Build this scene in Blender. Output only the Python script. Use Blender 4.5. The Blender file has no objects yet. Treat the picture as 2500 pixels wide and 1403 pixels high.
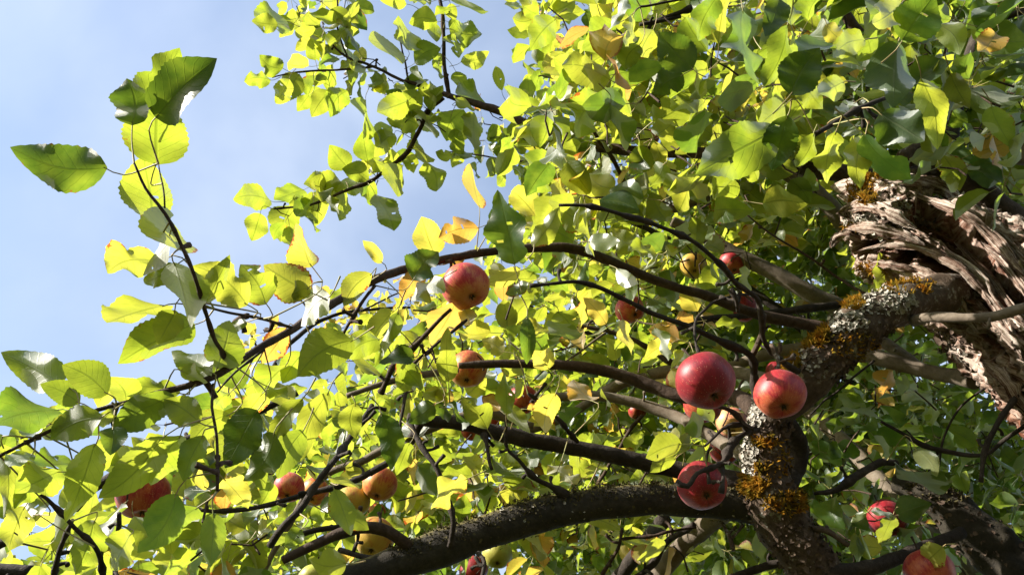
import bpy, math, random
import numpy as np
from mathutils import Vector, Matrix
from mathutils.bvhtree import BVHTree

random.seed(7)
RNG = np.random.default_rng(11)
SC = bpy.context.scene
COL = SC.collection

# ------------------------------------------------------------------ camera
CAM_ELEV = math.radians(58)
CAM_POS = np.array([0.0, 0.0, 1.55])
HFOV = math.radians(65)
F = 1250.0 / math.tan(HFOV / 2)          # focal length in pixels of the 2500 px photograph
R_ = np.array([1.0, 0.0, 0.0])
U_ = np.array([0.0, -math.sin(CAM_ELEV), math.cos(CAM_ELEV)])
F_ = np.array([0.0, math.cos(CAM_ELEV), math.sin(CAM_ELEV)])
cam_d = bpy.data.cameras.new('camera')
cam_d.sensor_width = 36
cam_d.lens = 18.0 / math.tan(HFOV / 2)
cam_d.clip_start = 0.02
cam_d.clip_end = 3000
cam = bpy.data.objects.new('camera', cam_d)
COL.objects.link(cam)
cam.location = CAM_POS
cam.rotation_euler = (CAM_ELEV + math.pi / 2, 0, 0)
SC.camera = cam

# ------------------------------------------------------------------ sun, sky, exposure
SUN = -0.85 * R_ + 0.47 * U_ + 0.22 * F_      # towards the sun
SUN = SUN / np.linalg.norm(SUN)
SUN_EL = math.asin(SUN[2])
SUN_AZ = math.atan2(SUN[0], SUN[1])           # from +Y towards +X
sl = bpy.data.lights.new('sun', 'SUN')
sl.energy = 5.0
sl.angle = math.radians(0.5)
sl.color = (1.0, 0.93, 0.82)
so = bpy.data.objects.new('sun', sl)
COL.objects.link(so)
so.rotation_euler = Vector(SUN).to_track_quat('Z', 'Y').to_euler()
so.location = (0, 0, 30)

world = bpy.data.worlds.new('World')
SC.world = world
world.use_nodes = True
wn, wl = world.node_tree.nodes, world.node_tree.links
wn.clear()
w_out = wn.new('ShaderNodeOutputWorld')
w_bg = wn.new('ShaderNodeBackground')
w_bg.inputs['Strength'].default_value = 0.112
sky = wn.new('ShaderNodeTexSky')
sky.sky_type = 'NISHITA'
sky.sun_disc = False
sky.sun_elevation = SUN_EL
sky.sun_rotation = SUN_AZ
sky.altitude = 100
sky.air_density = 1.0
sky.dust_density = 1.2
sky.ozone_density = 1.0
tc = wn.new('ShaderNodeTexCoord')
cn = wn.new('ShaderNodeTexNoise')
cn.inputs['Scale'].default_value = 2.6
cn.inputs['Detail'].default_value = 5
cn.inputs['Roughness'].default_value = 0.5
cn.inputs['Distortion'].default_value = 0.3
cr = wn.new('ShaderNodeMapRange')
cr.inputs['From Min'].default_value = 0.36
cr.inputs['From Max'].default_value = 0.68
cr.inputs['To Min'].default_value = 0.16
cr.inputs['To Max'].default_value = 0.66
cm = wn.new('ShaderNodeMix')
cm.data_type = 'RGBA'
cm.inputs[7].default_value = (2.75, 3.1, 3.7, 1)
wl.new(tc.outputs['Generated'], cn.inputs['Vector'])
wl.new(cn.outputs['Fac'], cr.inputs['Value'])
wl.new(cr.outputs['Result'], cm.inputs[0])
wl.new(sky.outputs['Color'], cm.inputs[6])
wl.new(cm.outputs[2], w_bg.inputs['Color'])
wl.new(w_bg.outputs['Background'], w_out.inputs['Surface'])

SC.view_settings.view_transform = 'Standard'
SC.view_settings.look = 'None'
SC.view_settings.gamma = 1.0
SC.view_settings.use_curve_mapping = False
SC.view_settings.exposure = 1.58
SC.cycles.max_bounces = 6
SC.cycles.diffuse_bounces = 3
SC.cycles.transmission_bounces = 6
SC.cycles.glossy_bounces = 2
SC.cycles.caustics_reflective = False
SC.cycles.caustics_refractive = False
SC.cycles.use_denoising = True


# ------------------------------------------------------------------ helpers
def P(x, y, d):
    """photograph pixel + depth along the view axis -> point in the place"""
    return CAM_POS + d * (F_ + R_ * ((x - 1250.0) / F) + U_ * ((701.5 - y) / F))


def proj(pts):
    q = np.asarray(pts) - CAM_POS
    d = q @ F_
    return 1250 + F * (q @ R_) / d, 701.5 - F * (q @ U_) / d, d


def nrm(v):
    return v / (np.linalg.norm(v, axis=-1, keepdims=True) + 1e-12)


def hash3(ix, iy, iz, seed):
    h = (ix.astype(np.int64) * 374761393 + iy.astype(np.int64) * 668265263 + iz.astype(np.int64) * 2147483647 + seed * 974711) & 0xFFFFFFFF
    h = ((h ^ (h >> 13)) * 1274126177) & 0xFFFFFFFF
    h = ((h ^ (h >> 16)) * 2246822519) & 0xFFFFFFFF
    return ((h ^ (h >> 15)) & 0xFFFFFF) / float(0xFFFFFF)


def noise(p, seed=0):
    p = np.asarray(p, float)
    i = np.floor(p)
    f = p - i
    f = f * f * (3 - 2 * f)
    x, y, z = i[..., 0], i[..., 1], i[..., 2]
    r = 0
    for a in (0, 1):
        for b in (0, 1):
            for c in (0, 1):
                w = (f[..., 0] if a else 1 - f[..., 0]) * (f[..., 1] if b else 1 - f[..., 1]) * (f[..., 2] if c else 1 - f[..., 2])
                r = r + w * hash3(x + a, y + b, z + c, seed)
    return r * 2 - 1


def fbm(p, seed=0, o=4):
    r, a = 0, 1.0
    for k in range(o):
        r = r + a * noise(np.asarray(p) * 2 ** k, seed + k * 17)
        a *= 0.5
    return r


def mesh_np(name, verts, faces_flat, counts, mats, uv=None, attrs=None, mat_idx=None, smooth=True):
    me = bpy.data.meshes.new(name)
    nv, nf, nl = len(verts), len(counts), len(faces_flat)
    me.vertices.add(nv)
    me.vertices.foreach_set('co', np.asarray(verts, np.float32).ravel())
    me.loops.add(nl)
    me.loops.foreach_set('vertex_index', np.asarray(faces_flat, np.int32))
    me.polygons.add(nf)
    starts = np.concatenate([[0], np.cumsum(counts)[:-1]]).astype(np.int32)
    me.polygons.foreach_set('loop_start', starts)
    me.polygons.foreach_set('loop_total', np.asarray(counts, np.int32))
    if mat_idx is not None:
        me.polygons.foreach_set('material_index', np.asarray(mat_idx, np.int32))
    me.update(calc_edges=True)
    if smooth:
        me.polygons.foreach_set('use_smooth', np.ones(nf, bool))
    if uv is not None:
        l = me.uv_layers.new(name='UVMap')
        l.data.foreach_set('uv', np.asarray(uv, np.float32)[np.asarray(faces_flat)].ravel())
    for k, v in (attrs or {}).items():
        v = np.asarray(v, np.float32)
        if v.ndim == 1:
            a = me.attributes.new(k, 'FLOAT', 'POINT')
            a.data.foreach_set('value', v)
        else:
            a = me.attributes.new(k, 'FLOAT_COLOR', 'POINT')
            a.data.foreach_set('color', np.concatenate([v, np.ones((nv, 1), np.float32)], 1).ravel())
    for m in mats:
        me.materials.append(m)
    me.validate()
    return me


def link(name, me, parent=None, kind=None):
    o = bpy.data.objects.new(name, me)
    COL.objects.link(o)
    if parent is not None:
        o.parent = parent
        if parent.type == 'EMPTY':
            o.matrix_parent_inverse = Matrix.Translation(-parent.location)
    if kind:
        o['kind'] = kind
    return o


def thing(name, label, cat, loc, group=None):
    o = bpy.data.objects.new(name, None)
    COL.objects.link(o)
    o.empty_display_size = 0.05
    o.location = loc
    o['label'] = label
    o['category'] = cat
    if group:
        o['group'] = group
    return o


# ------------------------------------------------------------------ materials
class NT:
    def __init__(self, name):
        self.m = bpy.data.materials.new(name)
        self.m.use_nodes = True
        self.t = self.m.node_tree
        self.t.nodes.clear()
        self.out = self.t.nodes.new('ShaderNodeOutputMaterial')

    def n(self, typ, **kw):
        nd = self.t.nodes.new(typ)
        for k, v in kw.items():
            setattr(nd, k, v)
        return nd

    def put(self, sock, v):
        if isinstance(v, bpy.types.NodeSocket):
            self.t.links.new(v, sock)
        elif v is not None:
            if isinstance(v, (tuple, list)) and len(v) == 3 and sock.type == 'RGBA':
                v = (*v, 1)
            sock.default_value = v

    def math(self, op, a, b=None, c=None, clamp=False):
        nd = self.n('ShaderNodeMath', operation=op, use_clamp=clamp)
        for i, v in enumerate((a, b, c)):
            if v is not None:
                self.put(nd.inputs[i], v)
        return nd.outputs[0]

    def mix(self, fac, a, b, blend='MIX'):
        nd = self.n('ShaderNodeMix', data_type='RGBA', blend_type=blend)
        self.put(nd.inputs[0], fac)
        self.put(nd.inputs[6], a)
        self.put(nd.inputs[7], b)
        return nd.outputs[2]

    def ramp(self, fac, stops, interp='LINEAR'):
        nd = self.n('ShaderNodeValToRGB')
        nd.color_ramp.interpolation = interp
        e = nd.color_ramp.elements
        while len(e) > 1:
            e.remove(e[-1])
        e[0].position, e[0].color = stops[0][0], (*stops[0][1], 1)
        for p, c in stops[1:]:
            q = e.new(p)
            q.color = (*c, 1)
        self.put(nd.inputs[0], fac)
        return nd.outputs[0]

    def rng(self, v, a, b, c=0.0, d=1.0):
        nd = self.n('ShaderNodeMapRange', interpolation_type='SMOOTHSTEP')
        self.put(nd.inputs[0], v)
        for i, q in enumerate((a, b, c, d)):
            nd.inputs[i + 1].default_value = q
        return nd.outputs[0]

    def noise(self, vec, scale, detail=3, rough=0.55, dist=0.0):
        nd = self.n('ShaderNodeTexNoise')
        self.put(nd.inputs['Vector'], vec)
        nd.inputs['Scale'].default_value = scale
        nd.inputs['Detail'].default_value = detail
        nd.inputs['Roughness'].default_value = rough
        nd.inputs['Distortion'].default_value = dist
        return nd.outputs['Fac']

    def scale(self, vec, s):
        nd = self.n('ShaderNodeVectorMath', operation='MULTIPLY')
        self.put(nd.inputs[0], vec)
        nd.inputs[1].default_value = s
        return nd.outputs[0]

    def bump(self, h, strength, dist):
        nd = self.n('ShaderNodeBump')
        nd.inputs['Strength'].default_value = strength
        nd.inputs['Distance'].default_value = dist
        self.put(nd.inputs['Height'], h)
        return nd.outputs[0]

    def bsdf(self, col, rough=0.7, normal=None, spec=0.4, **kw):
        nd = self.n('ShaderNodeBsdfPrincipled')
        self.put(nd.inputs['Base Color'], col)
        self.put(nd.inputs['Roughness'], rough)
        nd.inputs['Specular IOR Level'].default_value = spec
        if normal is not None:
            self.put(nd.inputs['Normal'], normal)
        for k, v in kw.items():
            self.put(nd.inputs[k.replace('_', ' ')], v)
        return nd.outputs[0]

    def done(self, sh):
        self.t.links.new(sh, self.out.inputs['Surface'])
        return self.m


def leaf_material():
    T = NT('leaf')
    at = T.n('ShaderNodeAttribute', attribute_name='tint')
    oi = T.n('ShaderNodeObjectInfo')
    tint = T.mix(1.0, at.outputs['Color'], oi.outputs['Color'], 'MULTIPLY')
    sep = T.n('ShaderNodeSeparateColor')
    T.put(sep.inputs[0], tint)
    yel, spot, bri = sep.outputs[0], sep.outputs[1], sep.outputs[2]
    uvn = T.n('ShaderNodeUVMap', uv_map='UVMap')
    su = T.n('ShaderNodeSeparateXYZ')
    T.put(su.inputs[0], uvn.outputs[0])
    u = T.math('ABSOLUTE', T.math('MULTIPLY_ADD', su.outputs[0], 2.0, -1.0))
    v = su.outputs[1]
    geo = T.n('ShaderNodeNewGeometry')
    pos = geo.outputs['Position']
    n1 = T.noise(pos, 38, 3)
    n2 = T.noise(pos, 260, 3, 0.6)
    yel2 = T.math('ADD', yel, T.math('MULTIPLY_ADD', n1, 0.30, -0.15), clamp=True)
    # veins
    mid = T.rng(u, 0.02, 0.07, 1.0, 0.0)
    t = T.math('FRACT', T.math('SUBTRACT', T.math('MULTIPLY', v, 8.5), T.math('MULTIPLY', u, 2.0)))
    lat = T.rng(T.math('ABSOLUTE', T.math('SUBTRACT', t, 0.5)), 0.0, 0.07, 0.6, 0.0)
    vein = T.math('MAXIMUM', mid, lat)
    # brown spots, thicker at the margin
    edge = T.rng(T.math('ADD', u, T.math('MULTIPLY', n1, 0.8)), 1.05, 1.45, 0.0, 0.35)
    sp = T.math('ADD', T.math('MULTIPLY', n2, 0.75), T.math('ADD', T.math('MULTIPLY', n1, 0.35), edge))
    thr = T.math('SUBTRACT', sp, T.math('MULTIPLY_ADD', spot, -0.70, 1.20))
    brown = T.rng(thr, 0.0, 0.09)
    # colours
    tr = T.ramp(yel2, [(0, (0.1484, 0.249, 0.01881)), (0.16, (0.3563, 0.4405, 0.02978)), (0.34, (0.4809, 0.5171, 0.04389)), (0.6, (0.6649, 0.5618, 0.07054)), (0.82, (0.6531, 0.4341, 0.06584)), (1.0, (0.6412, 0.3064, 0.05643))])
    top = T.ramp(yel2, [(0, (0.01716, 0.0468, 0.01248)), (0.3, (0.0429, 0.078, 0.0156)), (0.6, (0.2574, 0.234, 0.0468)), (1.0, (0.39, 0.156, 0.0234))])
    und = T.ramp(yel2, [(0, (0.0935, 0.1403, 0.07225)), (0.3, (0.153, 0.187, 0.085)), (0.6, (0.391, 0.357, 0.136)), (1.0, (0.442, 0.2295, 0.068))])
    tr = T.mix(T.math('MULTIPLY', vein, 0.46), tr, (0.10, 0.15, 0.006))
    top = T.mix(T.math('MULTIPLY', vein, 0.4), top, (0.16, 0.22, 0.06))
    und = T.mix(T.math('MULTIPLY', vein, 0.25), und, (0.34, 0.38, 0.22))
    br1 = T.mix(n2, (0.30, 0.055, 0.012), (0.42, 0.12, 0.02))
    tr = T.mix(brown, tr, br1)
    top = T.mix(brown, top, (0.16, 0.05, 0.02))
    und = T.mix(brown, und, (0.24, 0.09, 0.035))
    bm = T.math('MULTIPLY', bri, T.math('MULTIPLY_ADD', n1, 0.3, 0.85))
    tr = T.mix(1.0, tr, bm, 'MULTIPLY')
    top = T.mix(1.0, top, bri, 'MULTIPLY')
    dif = T.mix(geo.outputs['Backfacing'], top, und)
    nb = T.bump(T.math('SUBTRACT', T.math('MULTIPLY', n2, 0.4), vein), 0.35, 0.0012)
    d = T.n('ShaderNodeBsdfDiffuse')
    T.put(d.inputs['Color'], dif)
    T.put(d.inputs['Normal'], nb)
    tl = T.n('ShaderNodeBsdfTranslucent')
    T.put(tl.inputs['Color'], tr)
    T.put(tl.inputs['Normal'], nb)
    add = T.n('ShaderNodeMixShader')
    add.inputs[0].default_value = 0.62
    T.put(add.inputs[1], d.outputs[0])
    T.put(add.inputs[2], tl.outputs[0])
    gl = T.n('ShaderNodeBsdfGlossy')
    T.put(gl.inputs['Roughness'], T.mix(geo.outputs['Backfacing'], (0.42,) * 3, (0.7,) * 3))
    T.put(gl.inputs['Normal'], nb)
    gl.inputs['Color'].default_value = (1, 1, 1, 1)
    fr = T.n('ShaderNodeFresnel')
    fr.inputs['IOR'].default_value = 1.36
    fs = T.math('MULTIPLY', fr.outputs[0], T.math('MULTIPLY_ADD', geo.outputs['Backfacing'], -0.32, 0.5))
    ms = T.n('ShaderNodeMixShader')
    T.put(ms.inputs[0], fs)
    T.put(ms.inputs[1], add.outputs[0])
    T.put(ms.inputs[2], gl.outputs[0])
    return T.done(ms.outputs[0])


def stalk_material():
    T = NT('petiole')
    geo = T.n('ShaderNodeNewGeometry')
    n = T.noise(geo.outputs['Position'], 60)
    c = T.ramp(n, [(0.3, (0.20, 0.22, 0.06)), (0.7, (0.30, 0.20, 0.10))])
    return T.done(T.bsdf(c, 0.55))


def bark_material(name, dark, mid, pale, lich, liccol, moss=0.0, sc=1.0, bump=0.9):
    T = NT(name)
    geo = T.n('ShaderNodeNewGeometry')
    pos = geo.outputs['Position']
    n1 = T.noise(pos, 22 * sc, 5, 0.6)
    n2 = T.noise(pos, 110 * sc, 4, 0.65)
    n3 = T.noise(pos, 420 * sc, 3, 0.6)
    c = T.ramp(T.math('ADD', T.math('MULTIPLY', n1, 0.5), T.math('MULTIPLY', n2, 0.5)), [(0.32, dark), (0.5, mid), (0.68, pale)])
    c = T.mix(T.math('MULTIPLY', n3, 0.5), c, dark)
    l = T.rng(T.math('ADD', T.math('MULTIPLY', n1, 0.6), T.math('MULTIPLY', n2, 0.6)), 0.80 - lich * 0.45, 0.86 - lich * 0.45)
    c = T.mix(T.math('MULTIPLY', l, 0.9), c, T.mix(n3, tuple(x * 0.55 for x in liccol), liccol))
    if moss:
        sepn = T.n('ShaderNodeSeparateXYZ')
        T.put(sepn.inputs[0], geo.outputs['Normal'])
        mm = T.rng(T.math('ADD', sepn.outputs[2], T.math('MULTIPLY_ADD', n2, 1.2, -0.6)), 0.15, 0.6)
        c = T.mix(T.math('MULTIPLY', mm, moss), c, T.mix(n3, (0.07, 0.06, 0.02), (0.17, 0.14, 0.045)))
    h = T.math('ADD', T.math('MULTIPLY', n2, 0.7), T.math('ADD', T.math('MULTIPLY', n3, 0.3), T.math('MULTIPLY', l, 0.25)))
    return T.done(T.bsdf(c, 0.85, T.bump(h, bump, 0.004), 0.25))


def wood_material():
    T = NT('weathered_wood')
    geo = T.n('ShaderNodeNewGeometry')
    pos = geo.outputs['Position']
    uvn = T.n('ShaderNodeUVMap', uv_map='UVMap')
    st = T.noise(T.scale(uvn.outputs[0], (70, 5, 1)), 1.0, 6, 0.65, 0.6)
    st2 = T.noise(T.scale(uvn.outputs[0], (260, 16, 1)), 1.0, 4, 0.6, 0.4)
    n1 = T.noise(pos, 14, 4, 0.6)
    n2 = T.noise(pos, 160, 4, 0.6)
    k = T.math('ADD', T.math('MULTIPLY', st, 0.55), T.math('ADD', T.math('MULTIPLY', st2, 0.3), T.math('MULTIPLY', n2, 0.15)))
    c = T.ramp(k, [(0.40, (0.026, 0.011, 0.008)), (0.455, (0.13, 0.072, 0.050)), (0.52, (0.32, 0.25, 0.205)), (0.63, (0.64, 0.565, 0.50))])
    warm = T.rng(n1, 0.5, 0.72, 0.0, 0.3)
    c = T.mix(warm, c, T.mix(k, (0.10, 0.035, 0.015), (0.40, 0.23, 0.13)))
    at = T.n('ShaderNodeAttribute', attribute_name='rot')
    rr = T.math('MULTIPLY', at.outputs['Fac'], T.rng(T.math('ADD', st, T.math('MULTIPLY', n2, 0.4)), 0.45, 0.7, 1.0, 0.55))
    c = T.mix(rr, c, T.mix(st2, (0.035, 0.013, 0.008), (0.19, 0.055, 0.022)))
    h = T.math('ADD', T.math('MULTIPLY', st, 0.6), T.math('ADD', T.math('MULTIPLY', st2, 0.4), T.math('MULTIPLY', n2, 0.3)))
    return T.done(T.bsdf(c, 0.85, T.bump(h, 1.0, 0.006), 0.2))


def apple_material(name, base, blush, deep, amount, green=0.0):
    """ground colour with red blush and meridian streaks in the skin's own coordinates"""
    T = NT(name)
    tcn = T.n('ShaderNodeTexCoord')
    s = T.n('ShaderNodeSeparateXYZ')
    T.put(s.inputs[0], tcn.outputs['Object'])
    ang = T.n('ShaderNodeMath', operation='ARCTAN2')
    T.put(ang.inputs[0], s.outputs[1])
    T.put(ang.inputs[1], s.outputs[0])
    cv = T.n('ShaderNodeCombineXYZ')
    rad = T.math('SQRT', T.math('ADD', T.math('POWER', s.outputs[0], 2.0), T.math('POWER', s.outputs[1], 2.0)))
    rr = T.math('MAXIMUM', rad, 0.15)
    T.put(cv.inputs[0], T.math('DIVIDE', s.outputs[0], rr))
    T.put(cv.inputs[1], T.math('DIVIDE', s.outputs[1], rr))
    T.put(cv.inputs[2], T.math('MULTIPLY', s.outputs[2], 0.25))
    oi = T.n('ShaderNodeObjectInfo')
    vadd = T.n('ShaderNodeVectorMath', operation='ADD')
    T.put(vadd.inputs[0], cv.outputs[0])
    T.put(vadd.inputs[1], T.math('MULTIPLY', oi.outputs['Random'], 37.0))
    k1 = T.noise(vadd.outputs[0], 9.0, 5, 0.7)
    k2 = T.noise(vadd.outputs[0], 26.0, 3, 0.6)
    ob = T.n('ShaderNodeVectorMath', operation='ADD')
    T.put(ob.inputs[0], tcn.outputs['Object'])
    T.put(ob.inputs[1], T.math('MULTIPLY', oi.outputs['Random'], 11.0))
    big = T.noise(ob.outputs[0], 1.3, 3, 0.55)
    f = T.math('ADD', T.math('MULTIPLY', k1, 0.55), T.math('ADD', T.math('MULTIPLY', k2, 0.2), T.math('MULTIPLY', big, 0.95)))
    f = T.math('ADD', f, T.math('MULTIPLY', s.outputs[2], 0.16))
    f = T.rng(f, 1.12 - amount, 1.42 - amount)
    c = T.mix(f, base, T.mix(T.rng(T.math('ADD', T.math('MULTIPLY', k1, 0.65), T.math('MULTIPLY', k2, 0.35)), 0.42, 0.62), blush, deep))
    if green:
        c = T.mix(T.math('MULTIPLY', T.rng(big, 0.5, 0.3), green), c, (0.36, 0.40, 0.06))
    # russet round the eye at the bottom
    rus = T.rng(T.math('ADD', rad, T.math('MULTIPLY', k2, 0.15)), 0.40, 0.16)
    low = T.rng(s.outputs[2], -0.3, -0.6)
    c = T.mix(T.math('MULTIPLY', T.math('MULTIPLY', rus, low), 0.55), c, (0.20, 0.10, 0.03))
    # lenticels
    vo = T.n('ShaderNodeTexVoronoi')
    T.put(vo.inputs['Vector'], tcn.outputs['Object'])
    vo.inputs['Scale'].default_value = 13.0
    dots = T.rng(vo.outputs['Distance'], 0.17, 0.08, 0.0, 0.5)
    c = T.mix(dots, c, (0.75, 0.55, 0.32))
    sc1 = T.noise(ob.outputs[0], 5.0, 4, 0.65)
    c = T.mix(T.rng(sc1, 0.68, 0.76, 0.0, 0.55), c, (0.17, 0.075, 0.03))
    vs = T.n('ShaderNodeTexVoronoi')
    T.put(vs.inputs['Vector'], ob.outputs[0])
    vs.inputs['Scale'].default_value = 2.6
    c = T.mix(T.rng(T.math('ADD', vs.outputs['Distance'], T.math('MULTIPLY', sc1, 0.15)), 0.17, 0.12, 0.0, 0.8), c, (0.07, 0.03, 0.015))
    fine = T.noise(tcn.outputs['Object'], 40, 3)
    rough = T.math('ADD', T.math('MULTIPLY_ADD', fine, 0.18, 0.30), T.math('MULTIPLY', big, 0.14))
    return T.done(T.bsdf(c, rough, T.bump(fine, 0.08, 0.02), 0.36, Subsurface_Weight=0.06, Subsurface_Radius=(0.02, 0.008, 0.004), Sheen_Weight=0.05))


def plain(name, a, b, sc, rough=0.9):
    T = NT(name)
    geo = T.n('ShaderNodeNewGeometry')
    n = T.noise(geo.outputs['Position'], sc, 3)
    return T.done(T.bsdf(T.ramp(n, [(0.3, a), (0.7, b)]), rough, spec=0.2))


def moss_material():
    T = NT('moss')
    geo = T.n('ShaderNodeNewGeometry')
    n = T.noise(geo.outputs['Position'], 55, 3)
    c = T.ramp(n, [(0.32, (0.08, 0.08, 0.012)), (0.48, (0.272, 0.16, 0.02)), (0.68, (0.368, 0.152, 0.016))])
    d = T.n('ShaderNodeBsdfDiffuse')
    T.put(d.inputs[0], c)
    t = T.n('ShaderNodeBsdfTranslucent')
    T.put(t.inputs[0], c)
    m = T.n('ShaderNodeMixShader')
    m.inputs[0].default_value = 0.4
    T.put(m.inputs[1], d.outputs[0])
    T.put(m.inputs[2], t.outputs[0])
    return T.done(m.outputs[0])


M_LEAF = leaf_material()
M_STALK = stalk_material()
M_BARK = {
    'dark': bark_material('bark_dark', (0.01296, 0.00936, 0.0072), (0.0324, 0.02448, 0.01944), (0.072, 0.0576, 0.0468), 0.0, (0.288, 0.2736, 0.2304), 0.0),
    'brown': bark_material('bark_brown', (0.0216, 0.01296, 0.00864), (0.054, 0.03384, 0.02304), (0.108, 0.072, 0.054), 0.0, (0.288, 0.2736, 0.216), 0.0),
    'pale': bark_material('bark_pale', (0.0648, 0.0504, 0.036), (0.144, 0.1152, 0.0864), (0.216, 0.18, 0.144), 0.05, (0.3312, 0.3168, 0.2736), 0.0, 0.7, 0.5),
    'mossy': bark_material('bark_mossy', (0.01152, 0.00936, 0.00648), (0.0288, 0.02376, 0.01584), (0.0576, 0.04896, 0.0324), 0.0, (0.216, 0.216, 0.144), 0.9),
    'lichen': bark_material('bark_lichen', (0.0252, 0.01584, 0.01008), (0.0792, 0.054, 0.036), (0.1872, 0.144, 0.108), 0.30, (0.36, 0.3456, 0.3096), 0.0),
}
M_WOOD = wood_material()
M_MOSS = moss_material()
M_LICHEN = plain('lichen', (0.15, 0.13, 0.105), (0.44, 0.42, 0.37), 90)
M_FLAKE = plain('bark_flake', (0.028, 0.016, 0.0112), (0.128, 0.092, 0.068), 70)
M_OLIVE = plain('olive_moss', (0.028, 0.024, 0.0096), (0.104, 0.088, 0.036), 120)
M_GROUND = plain('meadow', (0.0245, 0.0385, 0.0098), (0.063, 0.0595, 0.021), 3.0)
M_CALYX = plain('calyx', (0.03, 0.02, 0.012), (0.11, 0.075, 0.04), 300)
M_APPLE = {
    'deep': apple_material('apple_deep_red', (0.3146, 0.02584, 0.01868), (0.2139, 0.005168, 0.01387), (0.1385, 0.002067, 0.008537), 0.62),
    'red': apple_material('apple_red', (0.3958, 0.0912, 0.03553), (0.3064, 0.01338, 0.02067), (0.2171, 0.00608, 0.01421), 0.52),
    'pink': apple_material('apple_pink', (0.5016, 0.1824, 0.0532), (0.4256, 0.03648, 0.038), (0.342, 0.01672, 0.02432), 0.54),
    'orange': apple_material('apple_orange', (0.5016, 0.228, 0.0418), (0.4408, 0.0912, 0.0304), (0.3496, 0.0304, 0.019), 0.48),
    'yellow': apple_material('apple_yellow', (0.4408, 0.2736, 0.038), (0.4408, 0.152, 0.0304), (0.38, 0.076, 0.0228), 0.30, 0.5),
    'pale': apple_material('apple_pink_sunlit', (0.62, 0.34, 0.15), (0.50, 0.13, 0.09), (0.42, 0.07, 0.06), 0.42),  # lighter copy of the pink skin, sunlight put into its colour
    'green': apple_material('apple_green', (0.304, 0.2812, 0.0456), (0.38, 0.1824, 0.0456), (0.38, 0.1216, 0.0304), -0.05, 0.8),
}


# ------------------------------------------------------------------ ground (one meadow sheet to the horizon)
def build_ground():
    n = 60
    g = np.sign(np.linspace(-1, 1, n)) * np.abs(np.linspace(-1, 1, n)) ** 3 * 900
    X, Y = np.meshgrid(g, g)
    Z = fbm(np.stack([X * 0.15, Y * 0.15, X * 0], -1), 5) * 0.08 - 0.04
    v = np.stack([X, Y, Z], -1).reshape(-1, 3)
    i = np.arange(n * n).reshape(n, n)
    q = np.stack([i[:-1, :-1], i[:-1, 1:], i[1:, 1:], i[1:, :-1]], -1).reshape(-1, 4)
    link('ground', mesh_np('ground', v, q.ravel(), np.full(len(q), 4), [M_GROUND]), None, 'structure')


build_ground()

# ------------------------------------------------------------------ tubes
BVH_V, BVH_F, BVH_N = [], [], [0]


def bvh_add(v, quads_or_tris):
    BVH_V.append(np.asarray(v))
    for f in quads_or_tris:
        BVH_F.append(f + BVH_N[0])
    BVH_N[0] += len(v)


def catmull(pts, rad, step):
    pts, rad = np.asarray(pts, float), np.asarray(rad, float)
    p = np.concatenate([[2 * pts[0] - pts[1]], pts, [2 * pts[-1] - pts[-2]]])
    r = np.concatenate([[rad[0]], rad, [rad[-1]]])
    op, orr = [], []
    for i in range(1, len(p) - 2):
        seg = np.linalg.norm(p[i + 1] - p[i])
        k = max(2, int(math.ceil(seg / step)))
        t = np.linspace(0, 1, k, endpoint=False)[:, None]
        a, b, c, d = p[i - 1], p[i], p[i + 1], p[i + 2]
        op.append(0.5 * (2 * b + (c - a) * t + (2 * a - 5 * b + 4 * c - d) * t ** 2 + (3 * b - a - 3 * c + d) * t ** 3))
        orr.append(r[i] * (1 - t[:, 0]) + r[i + 1] * t[:, 0])
    op.append(p[-2][None])
    orr.append([r[-2]])
    return np.concatenate(op), np.concatenate(orr)


def frames(c):
    t = nrm(np.gradient(c, axis=0))
    n = np.zeros_like(t)
    a = np.array([0.3, 0.2, 0.93])
    n[0] = nrm(np.cross(t[0], a))
    for i in range(1, len(t)):
        v = n[i - 1] - t[i] * (n[i - 1] @ t[i])
        n[i] = nrm(v)
    return t, n, np.cross(t, n)


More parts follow.
